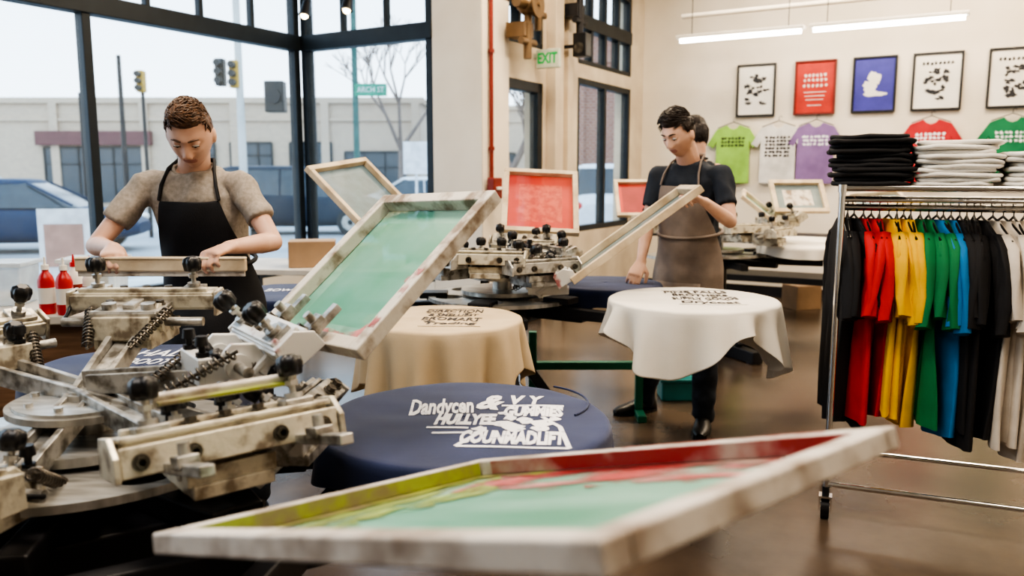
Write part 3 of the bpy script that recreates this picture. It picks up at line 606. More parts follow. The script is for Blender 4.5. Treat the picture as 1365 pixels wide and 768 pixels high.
def person(J,F,label,face,shirtm,apronm,trm,hairm,hair,apron_len=.42,sl=.62,handsL=None,handsR=None,fat=1,headsc=1,vox=.0045,flow=(0,1,.3),Lt=.035,Ls=.014,seed=1,slr=.051):
    F=V(F).normalized(); S=V((-F.y,F.x,0))
    pel,neck=J['pel'],J['neck']; base=V((pel.x,pel.y,0))
    e=empty('person',base,label=label,cat='person')
    sp=(neck-pel); up=sp.normalized(); Ft=(F-up*F.dot(up)).normalized()
    prof=[(-.16,.12,.10),(-.08,.160,.122),(0,.168,.125),(.2,.150,.112),(.42,.148,.108),(.65,.168,.118),(.82,.172,.110),(.92,.13,.085),(.985,.082,.068),(1.05,.06,.06)]
    def c(t): return pel+sp*t+Ft*(.012*math.sin(pi*max(0,t)))
    fc=V(face).normalized(); hs=fc.cross(V((0,0,1))).normalized(); hu=hs.cross(fc)
    hT=M(((hs.x,fc.x,hu.x,J['head'].x),(hs.y,fc.y,hu.y,J['head'].y),(hs.z,fc.z,hu.z,J['head'].z),(0,0,0,1)))@M.Scale(headsc,4)
    b=B(); headmesh(b,hT)
    for s in(-1,1):
        b.sph(hT@V((s*.077,-.008,-.008)),(.009,.02,.031),hT.to_3x3(),12)
        b.sph(hT@V((s*.030,.0745,.0125)),(.0155,.012,.0095),hT.to_3x3(),14)
        b.sph(hT@V((s*.011,.098,-.032)),.0075,n=10)
    b.limb([hT@V((0,-.03,-.06)),neck],[.054,.06]); b.limb([hT@V((0,-.015,-.085)),neck-up*.03],[.05,.06])
    b.loft([ring(c(t),S,Ft,(a-.016)*fat,(q-.016)*fat) for t,a,q in prof])
    for k in 'LR':
        sg=1 if k=='L' else -1; el,wr=J['el'+k],J['wr'+k]
        b.limb([c(.86)+S*sg*.10,J['sh'+k],J['sh'+k].lerp(el,.5),el],[.045,.045,.040,.034])
        b.limb([el,el.lerp(wr,.28),el.lerp(wr,.7),wr],[.034,.037,.029,.024])
        hd=handsL if k=='L' else handsR
        hand(b,wr,hd['d'],hd['n'],-1 if k=='L' else 1,hd.get('curl',(35,55,40)),hd.get('thumb',(.55,.75,.35)),tcurl=hd.get('tc',.6))
        b.limb([J['hip'+k],J['kn'+k],J['an'+k]],[.075,.05,.036])
    o=make('body',b,[m_skin,m_lip],parent=e,off=base); remesh(o,vox,3,.5)
    hi=(M.Translation(-base)@hT).inverted(); hc=hT.translation-base
    for p in o.data.polygons:
        if (p.center-hc).length<.15:
            q=hi@p.center
            p.material_index=1 if (abs(q.x)<.024*(1-((q.z+.06)/.016)**2*.5) and -.0705<q.z<-.050 and q.y>.05) else 0
        else: p.material_index=0
    b=B(); headmesh(b,hT,hair,96); clumps(b,hT,hair,1600,flow,Lt,Ls,seed); make('hair',b,hairm,parent=e,off=base)
    for s in(-1,1):
        b=B()
        b.sph(hT@V((s*.030,.0765,.0085)),(.0125,.0105,.0085),hT.to_3x3(),14,0); b.sph(hT@V((s*.030,.0815,.0045)),(.0055,.0062,.0048),hT.to_3x3(),12,1)
        b.tube([hT@V((s*x,.0868-.0035*abs(x-.03)/.015-(.004 if x>.04 else 0),.0055+(-.0015 if x in(.018,.043) else 0))) for x in(.018,.024,.030,.037,.043)],.0013,6,1)
        make('eye',b,[m_eye,m_iris],parent=e,off=base)
        b=B(); b.tube([hT@V((s*x,y,z)) for x,y,z in((.012,.0965,.031),(.022,.0955,.0345),(.034,.090,.036),(.046,.081,.032))],[.003,.0042,.0038,.002],8)
        make('eyebrow',b,hairm,parent=e,off=base)
    b=B(); b.loft([ring(c(t),S,Ft,(a+.008)*fat,(q+.006)*fat) for t,a,q in prof[:-1]])
    for k in 'LR':
        sg=1 if k=='L' else -1; s0,e0=J['sh'+k],J['el'+k]; se=s0.lerp(e0,sl)
        b.limb([c(.86)+S*sg*.09,s0+V((0,0,-.006))],[.054,slr]); b.cyl(s0,se,slr,slr+.002,18)
    o=make('shirt',b,shirtm,parent=e,off=base); remesh(o,.008,4,.5,wr=.010,wf=10,wst=(1,1,.6))
    b=B(); cc=c(.975); rr=[cc+up*(.018-.03*max(0,-math.sin(2*pi*i/28-pi)))+S*.075*math.cos(2*pi*i/28)+Ft*.068*math.sin(2*pi*i/28) for i in range(29)]
    b.tube(rr,.007,8); make('collar',b,shirtm,parent=e,off=base)
    b=B(); b.loft([ring(c(t),S,Ft,(a+.004),(q+.004)) for t,a,q in prof[:4]])
    for k in 'LR': b.limb([J['hip'+k],J['hip'+k].lerp(J['kn'+k],.5),J['kn'+k],J['kn'+k].lerp(J['an'+k],.45),J['an'+k]+V((0,0,-.01))],[.095,.085,.068,.066,.058])
    o=make('trousers',b,trm,parent=e,off=base); remesh(o,.01,3,.5,wr=.009,wf=9,wst=(1,1,1.3))
    for k in 'LR':
        a=J['an'+k]; f=V(J['toe'+k])-V((a.x,a.y,0)); f.z=0; f.normalize(); w=V((-f.y,f.x,0)); g0=V((a.x,a.y,0))
        b=B(); rg=[]
        for x,hw,h in((-.075,.018,.05),(-.06,.034,.085),(-.02,.038,.10),(.03,.04,.095),(.08,.045,.07),(.14,.048,.055),(.18,.040,.045),(.205,.02,.03)):
            rg.append([g0+f*x+w*(hw*math.cos(t))+V((0,0,max(.003,h/2+.003+h/2*math.sin(t)))) for t in [2*pi*i/20 for i in range(20)]])
        b.loft(rg); so=make('shoe',b,m_shoe,parent=e,off=base)
        b=B(); b.loft([[g0+f*x+w*y+V((0,0,z)) for x,y in [(-.08,-.02),(-.075,.02),(-.03,.042),(.06,.048),(.14,.05),(.19,.036),(.212,0),(.19,-.036),(.14,-.05),(.06,-.048),(-.03,-.042)][::-1]] for z in(.0,.02)],sm=False)
        make('sole',b,m_black,parent=so,off=base)
    if apronm is None: return e
    b=B(); rows=[]
    for t,a,q,ph in((.80,.172,.110,34),(.72,.172,.117,38),(.62,.168,.118,44),(.5,.158,.112,54),(.38,.150,.110,70),(.25,.152,.113,82),(.1,.165,.123,86),(-.02,.178,.135,86)):
        rows.append((c(t),a,q,ph,.022))
    p0=c(-.02)
    for i in range(1,8): rows.append((p0+V((0,0,-apron_len*i/7))+F*.01*i/7,.184+.004*i,.142+.006*i,84-1*i,.020))
    rg=[]; nn=30
    for ri,(cc,a,q,ph,of) in enumerate(rows):
        fr=Ft if ri<8 else F; r_=[]
        for i in range(nn+1):
            t=rad(ph)*(2*i/nn-1); wv=(.004*math.sin(7*t+ri*1.3) if ri<8 else .016*(ri-7)/7*math.sin(9*t+1.3)+.004*math.sin(5*t+ri))
            r_.append(cc+S*((a*fat+of)*math.sin(t)*(1+wv))+fr*((q*fat+of+wv)*math.cos(t)))
        rg.append(r_)
    b.loft(rg,cap=False,closed=False); ap=make('apron',b,apronm,parent=e,off=base,solid=.004,sub=1)
    for sg in(-1,1):
        i=0 if sg<0 else nn
        b=B(); b.tube([rg[0][i],c(.90)+S*sg*.10+Ft*.091,c(1.0)+S*sg*.085+Ft*.035,c(1.04)+S*sg*.068-Ft*.04,c(1.03)-Ft*.08],.011,8,flat=.5); make('shoulder_strap',b,apronm,parent=ap,off=base)
    b=B(); w0=c(.28); b.tube([w0+S*(.180*fat*math.cos(q))+Ft*(.141*fat*math.sin(q)) for q in [2*pi*i/32 for i in range(33)]],.009,6)
    make('waist_tie',b,apronm,parent=ap,off=base)
    if apronm is m_apront:
        b=B(); r0=rg[9][8:23]; r1=rg[12][8:23]; b.loft([[p+F*.006 for p in r0],[p+F*.009 for p in r1]],cap=False,closed=False); make('pocket',b,apronm,parent=ap,off=base,solid=.004)
    return e
m1={'pel':V((-1.19,3.22,.93)),'neck':V((-1.21,3.12,1.425)),'head':V((-1.178,3.02,1.545)),
 'shR':V((-1.385,3.11,1.365)),'shL':V((-1.035,3.11,1.365)),'elR':V((-1.545,3.0,1.135)),'elL':V((-.885,3.0,1.15)),
 'wrR':V((-1.375,2.785,1.145)),'wrL':V((-.975,2.78,1.15)),
 'hipR':V((-1.28,3.22,.90)),'hipL':V((-1.10,3.22,.90)),'knR':V((-1.30,3.2,.49)),'knL':V((-1.08,3.2,.49)),'anR':V((-1.31,3.24,.09)),'anL':V((-1.07,3.24,.09)),'toeR':V((-1.33,3,0)),'toeL':V((-1.05,3,0))}
person(m1,(.05,-1,0),'young worker in grey tee and black apron gripping a wooden squeegee',(.12,-.80,-.60),m_heather,m_apronk,m_jeans,m_hair,(.066,.012,.020),
 handsR=dict(d=(.42,-.9,-.16),n=(.05,-.15,-1),curl=(48,62,45),thumb=(.6,.45,.7)),handsL=dict(d=(-.40,-.9,-.16),n=(-.05,-.15,-1),curl=(48,62,45),thumb=(.6,.45,.7)),headsc=1.04,flow=(.45,.8,.5),Lt=.030,Ls=.006,seed=4)
F2=V((-.62,-.78,0))
m2={'pel':V((.99,4.47,.94)),'neck':V((.945,4.38,1.47)),'head':V((.865,4.28,1.605)),
 'shR':V((.805,4.485,1.40)),'shL':V((1.095,4.265,1.40)),'elR':V((.745,4.45,1.13)),'elL':V((1.11,4.13,1.16)),
 'wrR':V((.69,4.32,.93)),'wrL':V((.945,4.0,1.265)),
 'hipR':V((.92,4.53,.91)),'hipL':V((1.06,4.42,.91)),'knR':V((.83,4.56,.50)),'knL':V((1.06,4.34,.50)),'anR':V((.79,4.68,.09)),'anL':V((1.06,4.35,.09)),'toeR':V((.6,4.6,0)),'toeL':V((.98,4.1,0))}
person(m2,F2,'dark-haired worker in navy tee and taupe apron lifting a wooden screen',(-.66,-.60,-.42),m_blktee,m_apront,m_jeans,m_hair2,(.062,.022,.018),apron_len=.38,sl=.66,
 handsR=dict(d=(-.35,-.5,-.55),n=(-.2,.2,-.9),curl=(20,35,25)),handsL=dict(d=(-.75,-.35,.35),n=(-.45,-.1,-.85),curl=(35,60,45),thumb=(.6,.5,.6)),flow=(.3,.7,.4),Lt=.038,Ls=.016,seed=9)
q=V((1.275,5.62,0)); F3=V((-.3,.95,0))
def off(a,b_,z): return q+V((a*.95,a*.3,0))+F3*b_+V((0,0,z))
m3={'pel':off(0,0,.97),'neck':off(0,.02,1.5),'head':off(0,.05,1.66),'shR':off(.15,0,1.43),'shL':off(-.17,0,1.43),'elR':off(.14,.1,1.16),'elL':off(-.24,.03,1.16),'wrR':off(.05,.25,1.1),'wrL':off(-.2,.25,1.1),
 'hipR':off(.09,0,.93),'hipL':off(-.09,0,.93),'knR':off(.1,0,.5),'knL':off(-.1,0,.5),'anR':off(.11,0,.09),'anL':off(-.11,0,.09),'toeR':off(.12,.2,0),'toeL':off(-.12,.2,0)}
person(m3,F3,'dark-haired person in black tee turned toward the distant press',(-.3,.9,-.2),m_blktee,None,m_jeans,m_hair2,(.04,.02,.0),handsR=dict(d=(0,1,0),n=(0,0,-1)),handsL=dict(d=(0,1,0),n=(0,0,-1)),vox=.009,seed=2,Ls=.04)
e=empty('squeegee',(-1.175,2.70,1.098),label='long pale wooden squeegee held in both hands',cat='squeegee')
b=B(); b.box((0,0,0),(.57,.026,.042)); b.box((0,0,.023),(.57,.032,.010)); make('wooden_handle',b,m_wood,parent=e,bevel=.005)
b=B(); b.box((0,0,-.027),(.56,.009,.022)); make('rubber_blade',b,m_fwood,parent=e,bevel=.002)
e=empty('squeegee',(-.515,1.425,1.016),rad(38),label='ink stained squeegee lying across the press clamp',cat='squeegee')
b=B(); b.box((0,0,0),(.26,.020,.022)); make('wooden_handle',b,m_fwood,parent=e,bevel=.004)
b=B(); b.box((0,-.016,-.003),(.25,.012,.007)); make('rubber_blade',b,m_inklime,parent=e,bevel=.002)
# ------------------------------------------------------------------ garment rack
Rd=V((.928,-.371,0)); Dp=V((.371,.928,0)); R0=V((1.28,3.16,0)); RZ=math.atan2(Rd.y,Rd.x)
e=empty('garment_rack',R0,RZ,label='chrome rolling garment rack loaded with hanging shirts',cat='clothing rack')
LR=1.35; DR=.46
b=B()
for x in(0,LR):
    for y in(0,DR): b.cyl((x,y,.13),(x,y,1.345),.0125); b.cyl((x,y,1.33),(x,y,1.36),.017)
    b.cyl((x,0,.15),(x,DR,.15),.011); b.cyl((x,0,1.34),(x,DR,1.34),.011)
for y in(0,DR): b.cyl((0,y,.15),(LR,y,.15),.011); b.cyl((0,y,1.345),(LR,y,1.345),.011)
make('frame',b,m_chrome,parent=e)
b=B(); 
for i in range(14): b.cyl((.05+i*.096,0,1.345),(.05+i*.096,DR,1.345),.004,n=6)
for y in(.0,.23,DR): b.cyl((0,y,1.30),(LR,y,1.30),.007,n=8)
make('wire_shelf',b,m_chrome,parent=e)
b=B(); b.cyl((-.0,.23,1.265),(LR,.23,1.265),.014); b.cyl((0,0,1.265),(0,DR,1.265),.01); make('hanging_rail',b,m_chrome,parent=e)
for x in(0,LR):
    for y in(0,DR):
        b=B(); b.cyl((x-.016,y+.02,.045),(x+.016,y+.02,.045),.045,n=28); b.cyl((x,y,.09),(x,y,.14),.014); 
        b.box((x-.022,y+.01,.07),(.004,.05,.06),mi=1); b.box((x+.022,y+.01,.07),(.004,.05,.06),mi=1); b.box((x,y+.0,.1),(.05,.05,.008),mi=1)
        b.cyl((x-.018,y+.02,.045),(x+.018,y+.02,.045),.022,n=20,mi=1); make('caster',b,[m_black,m_chrome],parent=e)
def hangmesh(seed,Ls=.80):
    b=B(); n=44; rg=[]; rs=random.Random(seed); f1=rs.uniform(20,40); ph=rs.uniform(0,6); sk=rs.uniform(-.04,.04); nar=rs.uniform(.80,1.02)
    for z,hw,th in((-.005,.06,.012),(-.03,.10,.018),(-.055,.155,.02),(-.085,.205,.021),(-.13,.232,.022),(-.2,.222,.022),(-.3,.215,.024),(-.4,.213,.026),(-.5,.214,.028),(-.6,.217,.029),(-.7,.22,.030),(-Ls,.222,.031)):
        r_=[]; lv=min(1,-z/.45)
        for i in range(n):
            t=2*pi*i/n; x=hw*(1-(1-nar)*lv)*math.cos(t); y=th*math.copysign(abs(math.sin(t))**.7,math.sin(t))
            fo=.017*lv*math.sin(x*f1+ph+z*3)+.008*lv*math.sin(x*f1*2.1+seed+z*4)
            r_.append(V((x+sk*lv,y*(1-.2*lv)+fo,z+(.022*math.sin(x*12+ph) if z==-Ls else 0))))
        rg.append(r_)
    b.loft(rg)
    for s in(-1,1):
        rg=[]; L=[(.17,-.06,.05),(.225,-.12,.085),(.258,-.2,.092),(.275,-.3,.09),(.283,-.36-rs.uniform(0,.06),.088)]; tw=rs.uniform(-.014,.014)
        for j,(x,z,hw) in enumerate(L):
            dx,dz=(.35,-.93) if j>1 else (.6,-.8)
            px,pz=-dz,dx; r_=[]
            for i in range(20):
                t=2*pi*i/20; q=hw*math.cos(t)*.8; yy=.024*math.sin(t)+.010*math.sin(q*60+ph+z*14)+tw*j*.5
                r_.append(V((s*(x-.03+px*q*.55),yy,z+pz*q*.55)))
            rg.append(r_)
        b.loft(rg)
    return b
cols={'black':(.011,.011,.014),'red':(.62,.02,.025),'yellow':(.88,.52,.015),'green':(.014,.20,.07),'blue':(.015,.20,.50),'white':(.72,.66,.58)}
hm={k:cmat('hanging_'+k+'_cotton',v) for k,v in cols.items()}
seq=[('black',x) for x in(.0,.025,.05)]+[('red',x) for x in(.085,.115,.145)]+[('yellow',x) for x in(.18,.21,.235,.26)]+[('green',x) for x in(.295,.325)]+[('blue',.355),('green',.378),('blue',.405)]+[('black',x) for x in(.435,.46,.485,.51)]+[('white',x) for x in(.55,.585,.62,.655,.69,.725,.76,.80)]
def hang():
    b=B(); b.tube([(-.19,0,-.075),(-.08,0,-.02),(0,0,.012),(.08,0,-.02),(.19,0,-.075)],.005,6); b.tube([(0,0,.01),(0,0,.035),(.012,0,.045),(.02,0,.058),(.01,0,.072),(-.004,0,.07),(-.012,0,.06)],.0025,6); return b
for i,(cn,s) in enumerate(seq):
    random.seed(i+50); p=R0+Rd*s+Dp*.23; T=M.Translation(V((p.x,p.y,1.225)))@M.Rotation(RZ+pi/2+random.uniform(-.15,.15)+.16,4,'Z')@M.Rotation(random.uniform(-.02,.02),4,'X')
    e=empty('t_shirt',T=T,label=f'{cn} cotton t-shirt on a thin hanger on the rack',cat='shirt',group='shirts hanging on the rack')
    Lz={'white':.86,'black':.83,'red':.80,'yellow':.80}.get(cn,.80)+random.uniform(-.03,.03)
    make('fabric',hangmesh(i*1.7,Lz),hm[cn],parent=e); part('hanger',hang,m_black,e,M.Identity(4))
def folded(seed,w=.32,d=.28,h=.022):
    b=B(); rg=[]; n=64
    for z,k in((0,.93),(h*.15,.985),(h*.5,1),(h*.85,.985),(h,.93)):
        r_=[]
        for i in range(n):
            t=2*pi*i/n; cx,sy=math.cos(t),math.sin(t)
            x=w/2*k*math.copysign(abs(cx)**.34,cx); y=d/2*k*math.copysign(abs(sy)**.34,sy)
            nz_=noise.noise(V((x*11,y*11,seed*3.1))); n2=noise.noise(V((x*22,y*22,seed*1.1)))
            r_.append(V((x*(1+nz_*.07),y*(1+nz_*.08),z+nz_*.008+n2*.004)))
        rg.append(r_)
    b.loft(rg); return b
fk=[folded(s) for s in range(6)]
m_stack=cmat('folded_white_cotton',(.90,.88,.83))
for (s,cnt,m,nm,w,h) in((.10,11,hm['black'],'black',.31,.0185),(.40,10,m_stack,'white',.30,.0175),(.72,7,m_stack,'white',.32,.0185)):
    meshes=[]; random.seed(int(s*100))
    for j in range(cnt):
        p=R0+Rd*(s+random.uniform(-.016,.016))+Dp*(.23+random.uniform(-.012,.012)); T=M.Translation(V((p.x,p.y,1.352+j*h)))@M.Rotation(RZ+random.uniform(-.10,.10)+(pi if j%2 else 0),4,'Z')@M.Diagonal((w/.32*random.uniform(.93,1.05),1,h/.022,1))
        if j<6:
            o=make('folded_t_shirt',fk[j],m,T=T,label=f'folded {nm} cotton t-shirt in a stack on the rack',cat='shirt',group=f'stack of folded {nm} shirts'); meshes.append(o)
        else:
            o=meshes[j%6].copy(); COL.objects.link(o); o.matrix_local=T
# ------------------------------------------------------------------ counter by the window
CT=V((-2.62,3.78,0))
e=empty('work_counter',CT,rad(8),label='wood sided work counter with pale top by the window',cat='counter')
b=B(); b.box((0,0,.775),(2.1,.85,.04)); make('countertop',b,m_ttop,parent=e,bevel=.006)
b=B(); b.box((0,0,.40),(2.02,.76,.71)); make('cabinet_body',b,m_twood,parent=e,bevel=.004)
e=empty('work_table',(-1.0,5.4,0),rad(-8),label='long pale table below the storefront window',cat='table')
b=B(); b.box((0,0,.78),(1.9,.7,.035)); make('tabletop',b,m_ttop,parent=e,bevel=.004)
for x in(-.88,.88):
    for y in(-.28,.28): b=B(); b.box((x,y,.38),(.05,.05,.765)); make('leg',b,m_dark,parent=e)
mr=mat('red_plastic',(.6,.03,.03),.3)
def bottle(loc,m,cap,label,h=.23,r=.034):
    e=empty('ink_bottle',loc,label=label,cat='bottle',group='bottles on the counter')
    b=B(); rg=[[V((q*math.cos(2*pi*i/24),q*math.sin(2*pi*i/24),z)) for i in range(24)] for z,q in((0,r*.92),(.008,r),(h*.62,r),(h*.72,r*.8),(h*.8,r*.42),(h*.84,r*.4))]; b.loft(rg); make('bottle_body',b,m,parent=e)
    b=B(); b.cyl((0,0,h*.84),(0,0,h*.93),r*.5,r*.45); b.cyl((0,0,h*.93),(0,0,h*1.08),r*.2,r*.1); make('cap',b,cap,parent=e)
    b=B(); b.cyl((0,0,h*.2),(0,0,h*.5),r*1.01,n=24,cap=False); make('label',b,m_white if m is not m_white else m_red,parent=e)
for i,(x,y,m,c,l) in enumerate(((-1.94,3.48,mr,m_white,'red squeeze ink bottle on the counter'),(-2.03,3.50,mr,m_white,'red squeeze ink bottle on the counter'),(-1.86,3.55,m_white,mr,'white squeeze ink bottle on the counter'),(-1.97,3.62,m_white,mr,'white squeeze ink bottle on the counter'))): bottle((x,y,.796),m,c,l)
for i,(x,y) in enumerate(((-2.40,3.78),(-2.06,3.98))):
    e=empty('storage_bin',(x,y,.796),rad(8),label='clear plastic storage bin on the counter',cat='bin',group='clear bins')
    b=B(); b.box((0,0,.09),(.26,.22,.18),M.Rotation(pi,3,'X'),taper=.9); make('bin_body',b,m_bin,parent=e,bevel=.01)
    b=B(); b.box((0,0,.19),(.28,.24,.02)); make('lid',b,m_bin,parent=e,bevel=.005)
def cardbox(loc,sz,rz,label):
    e=empty('cardboard_box',loc,rz,label=label,cat='box')
    b=B(); b.box((0,0,sz[2]/2),sz); make('carton',b,m_card,parent=e,bevel=.004)
    b=B(); b.box((0,0,sz[2]+.001),(sz[0]*.98,.045,.002)); make('packing_tape',b,m_tan,parent=e)
cardbox((-1.32,5.35,.798),(.3,.24,.17),.2,'cardboard box on the long table'); cardbox((-.98,5.28,.798),(.22,.22,.15),-.1,'small cardboard box on the long table')
cardbox((3.05,8.45,0),(.30,.26,.25),.3,'brown cardboard box on the floor near the wall')
e=empty('storage_tote',(1.03,4.98,0),0,label='teal plastic tote on the floor behind the worker',cat='tote'); mt_=cmat('teal_plastic',(.02,.20,.20),.4)
b=B(); b.box((0,0,.06),(.20,.18,.12)); make('tub',b,mt_,parent=e,bevel=.01); b=B(); b.box((0,0,.13),(.22,.2,.02)); make('lid',b,mt_,parent=e,bevel=.005)
e=empty('work_table',(2.6,7.9,0),RB,label='dark table with supplies along the back wall',cat='table')
b=B(); b.box((0,0,.8),(2.4,.6,.04)); make('tabletop',b,m_dark,parent=e); b=B(); b.box((0,0,.4),(2.2,.5,.06)); make('shelf',b,m_dark,parent=e)
for x in(-1.1,1.1):
    for y in(-.25,.25): b=B(); b.box((x,y,.39),(.06,.06,.78)); make('leg',b,m_dark,parent=e)
e=empty('stool',(2.75,6.0,0),label='dark swivel stool beside the distant press',cat='stool')
b=B(); b.cyl((0,0,.5),(0,0,.56),.18,.19); make('seat',b,m_dark,parent=e,bevel=.01)
b=B(); b.cyl((0,0,.08),(0,0,.5),.025)
for i in range(5): a=2*pi*i/5; b.beam((0,0,.1),(.24*math.cos(a),.24*math.sin(a),.05),.035,.03); b.sph((.24*math.cos(a),.24*math.sin(a),.025),.025)
make('pedestal',b,m_dark,parent=e)
for k in(.25,.75):
    p=K1+eb*k-ea*.15; e=empty('spotlight',(p.x,p.y,2.95),RB,label='small ceiling spotlight hanging near the corner window',cat='lamp',group='spotlights at the window')
    b=B(); b.cyl((0,0,0),(0,-.04,-.13),.035,.055); make('lamp_shade',b,m_dark,parent=e); b=B(); b.cyl((0,0,.0),(0,0,1.25),.008,n=8); make('stem',b,m_dark,parent=e)
    b=B(); b.sph((0,-.04,-.125),.035); make('bulb',b,mat('warm_bulb',(1,.75,.4),emis=20),parent=e)
# ------------------------------------------------------------------ street
b=B(); b.box((0,60,-.2),(260,200,.1)); make('street_ground',b,m_asph,T=TR((0,0,0)),label='pale wet asphalt street and parking area',cat='street')
b=B(); b.box((0,0,-.1),(14,3.2,.1)); make('sidewalk',b,m_walk,T=TR((-5.0,8.6,0),RA),label='pale concrete sidewalk along the storefront',cat='sidewalk')
m_brk=brickmat('tan_brick',(.56,.43,.31),(.49,.38,.28),(.52,.43,.35),3); m_brr=brickmat('red_brick',(.28,.12,.08),(.23,.09,.065),(.37,.31,.27),3)
m_bglass=mat('dark_shop_glass',(.04,.06,.08),.2)
def bld(loc,w,h,d,m,label,wins,rz=0,band=None):
    e=empty('commercial_building',loc,rz,label=label,cat='building')
    b=B(); b.box((0,d/2,h/2),(w,d,h)); b.box((0,d/2,h+.12),(w+.3,d+.3,.24)); b.box((0,-.05,h-.7),(w,.1,.12))
    for q in range(int(w/4)+1): b.box((-w/2+.2+q*(w-.4)/int(w/4),-.08,h/2),(.35,.16,h))
    make('facade',b,m,parent=e)
    for (x,z,ww,hh) in wins:
        b=B(); b.box((x,-.03,z),(ww,.08,hh)); w_=make('shop_window',b,m_bglass,parent=e)
        b=B()
        for q in(-.5,-.17,.17,.5): b.box((x+ww*q,-.08,z),(.08,.06,hh))
        b.box((x,-.08,z+hh/2),(ww,.06,.1)); b.box((x,-.08,z+hh*.2),(ww,.06,.06)); make('window_trim',b,m_wframe,parent=w_)
    if band: b=B(); b.box((band[0],-.15,band[1]),(band[2],.3,band[3])); make('awning_sign',b,mat('maroon_sign',(.15,.05,.055)),parent=e)
    return e
bld((-16,36,-.15),24,4.6,10,m_brk,'long low tan brick shop building across the street',[(-8,1.4,2.5,2.2),(-2.2,1.5,4.5,2.4),(2.2,2.0,1.6,1.8),(4.6,2.0,1.8,1.8),(7.2,2.0,1.8,1.8),(10,1.4,2.6,2.2)],0,(-2.2,3.1,5,.6))
bld((1.2,50,-.15),10,5.4,8,m_brk,'tan brick building farther down the street',[(-2.5,1.8,3,2),(2.5,1.8,3,2)])
bld((5.2,24,-.15),7,5.5,8,m_brr,'red brick building seen through the side window',[(-1,1.8,2,2)])
bld((-44,40,-.15),16,6.5,10,m_brk,'grey tan building at the far corner',[(0,2,8,2)])
def sell(cx,cy,z,a,b_,pw,n=36):
    return [V((cx+a*math.copysign(abs(math.cos(2*pi*i/n))**pw,math.cos(2*pi*i/n)),cy+b_*math.copysign(abs(math.sin(2*pi*i/n))**pw,math.sin(2*pi*i/n)),z)) for i in range(n)]
def car(loc,rz,col,label,van=False):
    e=empty('car',loc,rz,label=label,cat='car'); m=mat('car_paint',col,.5,0,spec=.2,col2=tuple(c*.9 for c in col))
    h=.25 if van else 0
    b=B(); rg=[]
    for x,w,zb,zt_ in((-2.28,.55,.42,.72+h),(-2.2,.76,.32,.88+h),(-1.9,.86,.24,.95+h),(-1.2,.89,.20,.97+h*.9),(-.4,.90,.19,.97+h*.8),(.5,.90,.19,.96+h*.7),(1.2,.89,.20,.92+h*.6),(1.8,.85,.24,.82+h*.6),(2.15,.74,.30,.70+h*.5),(2.28,.52,.36,.58+h*.3)):
        zc,zh=(zb+zt_)/2,(zt_-zb)/2
        rg.append([V((x,w*math.copysign(abs(math.cos(t))**.45,math.cos(t)),zc+zh*math.copysign(abs(math.sin(t))**.6,math.sin(t)))) for t in [2*pi*i/28 for i in range(28)]])
    b.loft(rg); make('body',b,m,parent=e,sub=1)
    if van: cab=((.95,-2.05,1.25,.83),(1.3,-1.98,.95,.79),(1.68,-1.85,.45,.70))
    else: cab=((.90,-1.85,1.2,.82),(1.12,-1.55,.85,.76),(1.38,-1.05,.35,.64))
    b=B(); b.loft([sell((x0+x1)/2,0,z,(x1-x0)/2,w,.3) for z,x0,x1,w in cab]); make('windows',b,m_bglass,parent=e)
    z,x0,x1,w=cab[2]; b=B(); b.loft([sell((x0+x1)/2,0,zz,(x1-x0)/2*k,w*k,.35) for zz,k in((z-.02,1.03),(z+.03,1.0),(z+.07,.85),(z+.085,.5))]); make('roof',b,m,parent=e)
    for s in(-1,1):
        for (xa,xb) in((cab[0][1]+.05,cab[2][1]+.02),(cab[0][2]-.05,cab[2][2]-.02),(-.35,-.35)): b=B(); b.beam((xa,s*cab[0][3],.95),(xb,s*(cab[2][3]+.01),cab[2][0]),.06,.04); make('pillar',b,m,parent=e)
    for x in(-1.35,1.4):
        for y in(-.82,.82): b=B(); b.cyl((x,y-.11,.33),(x,y+.11,.33),.34,n=32); b.cyl((x,y-.12,.33),(x,y+.12,.33),.22,n=10,mi=1,sm=False); b.cyl((x,y-.125,.33),(x,y+.125,.33),.07,n=12); make('wheel',b,[m_black,m_alu],parent=e)
    for s in(-1,1): b=B(); b.sph((2.12,s*.58,.66+h*.3),(.12,.2,.08)); make('headlight',b,m_white,parent=e); b=B(); b.sph((-2.18,s*.6,.78+h*.5),(.1,.18,.1)); make('taillight',b,mr,parent=e)
car((-9.85,16.4,-.15),rad(12),(.012,.035,.085),'blue sedan parked at the curb')
car((-5.6,21.5,-.15),rad(5),(.02,.03,.05),'dark blue suv on the street',True)
car((-16.8,25,-.15),rad(0),(.65,.65,.65),'white van on the far side of the street',True)
car((-2.6,27,-.15),rad(10),(.72,.74,.76),'white sedan on the street')
car((2.3,18.3,-.15),rad(80),(.68,.70,.73),'white suv parked beyond the side window',True)
car((-10.5,30,-.15),rad(0),(.55,.57,.6),'silver car before the brick building')
car((-1.9,31.5,-.15),rad(0),(.2,.22,.25),'grey car down the street')
my=mat('signal_yellow',(.55,.33,.04),.5)
def pole(loc,h,r,label,cat='pole',name='utility_pole',m=None):
    b=B(); b.cyl((0,0,0),(0,0,h),r,r*.7,n=14); b.cyl((0,0,0),(0,0,.25),r*1.8); return make(name,b,m or m_dark,T=TR(loc),label=label,cat=cat)
e=empty('traffic_light',(-5.9,18,-.15),label='traffic light mast with black and yellow signals',cat='traffic light')
b=B(); b.cyl((0,0,0),(0,0,6.5),.09,.07); b.cyl((0,0,5.6),(-3.5,0,5.8),.05,.04); make('mast',b,m_walk,parent=e)
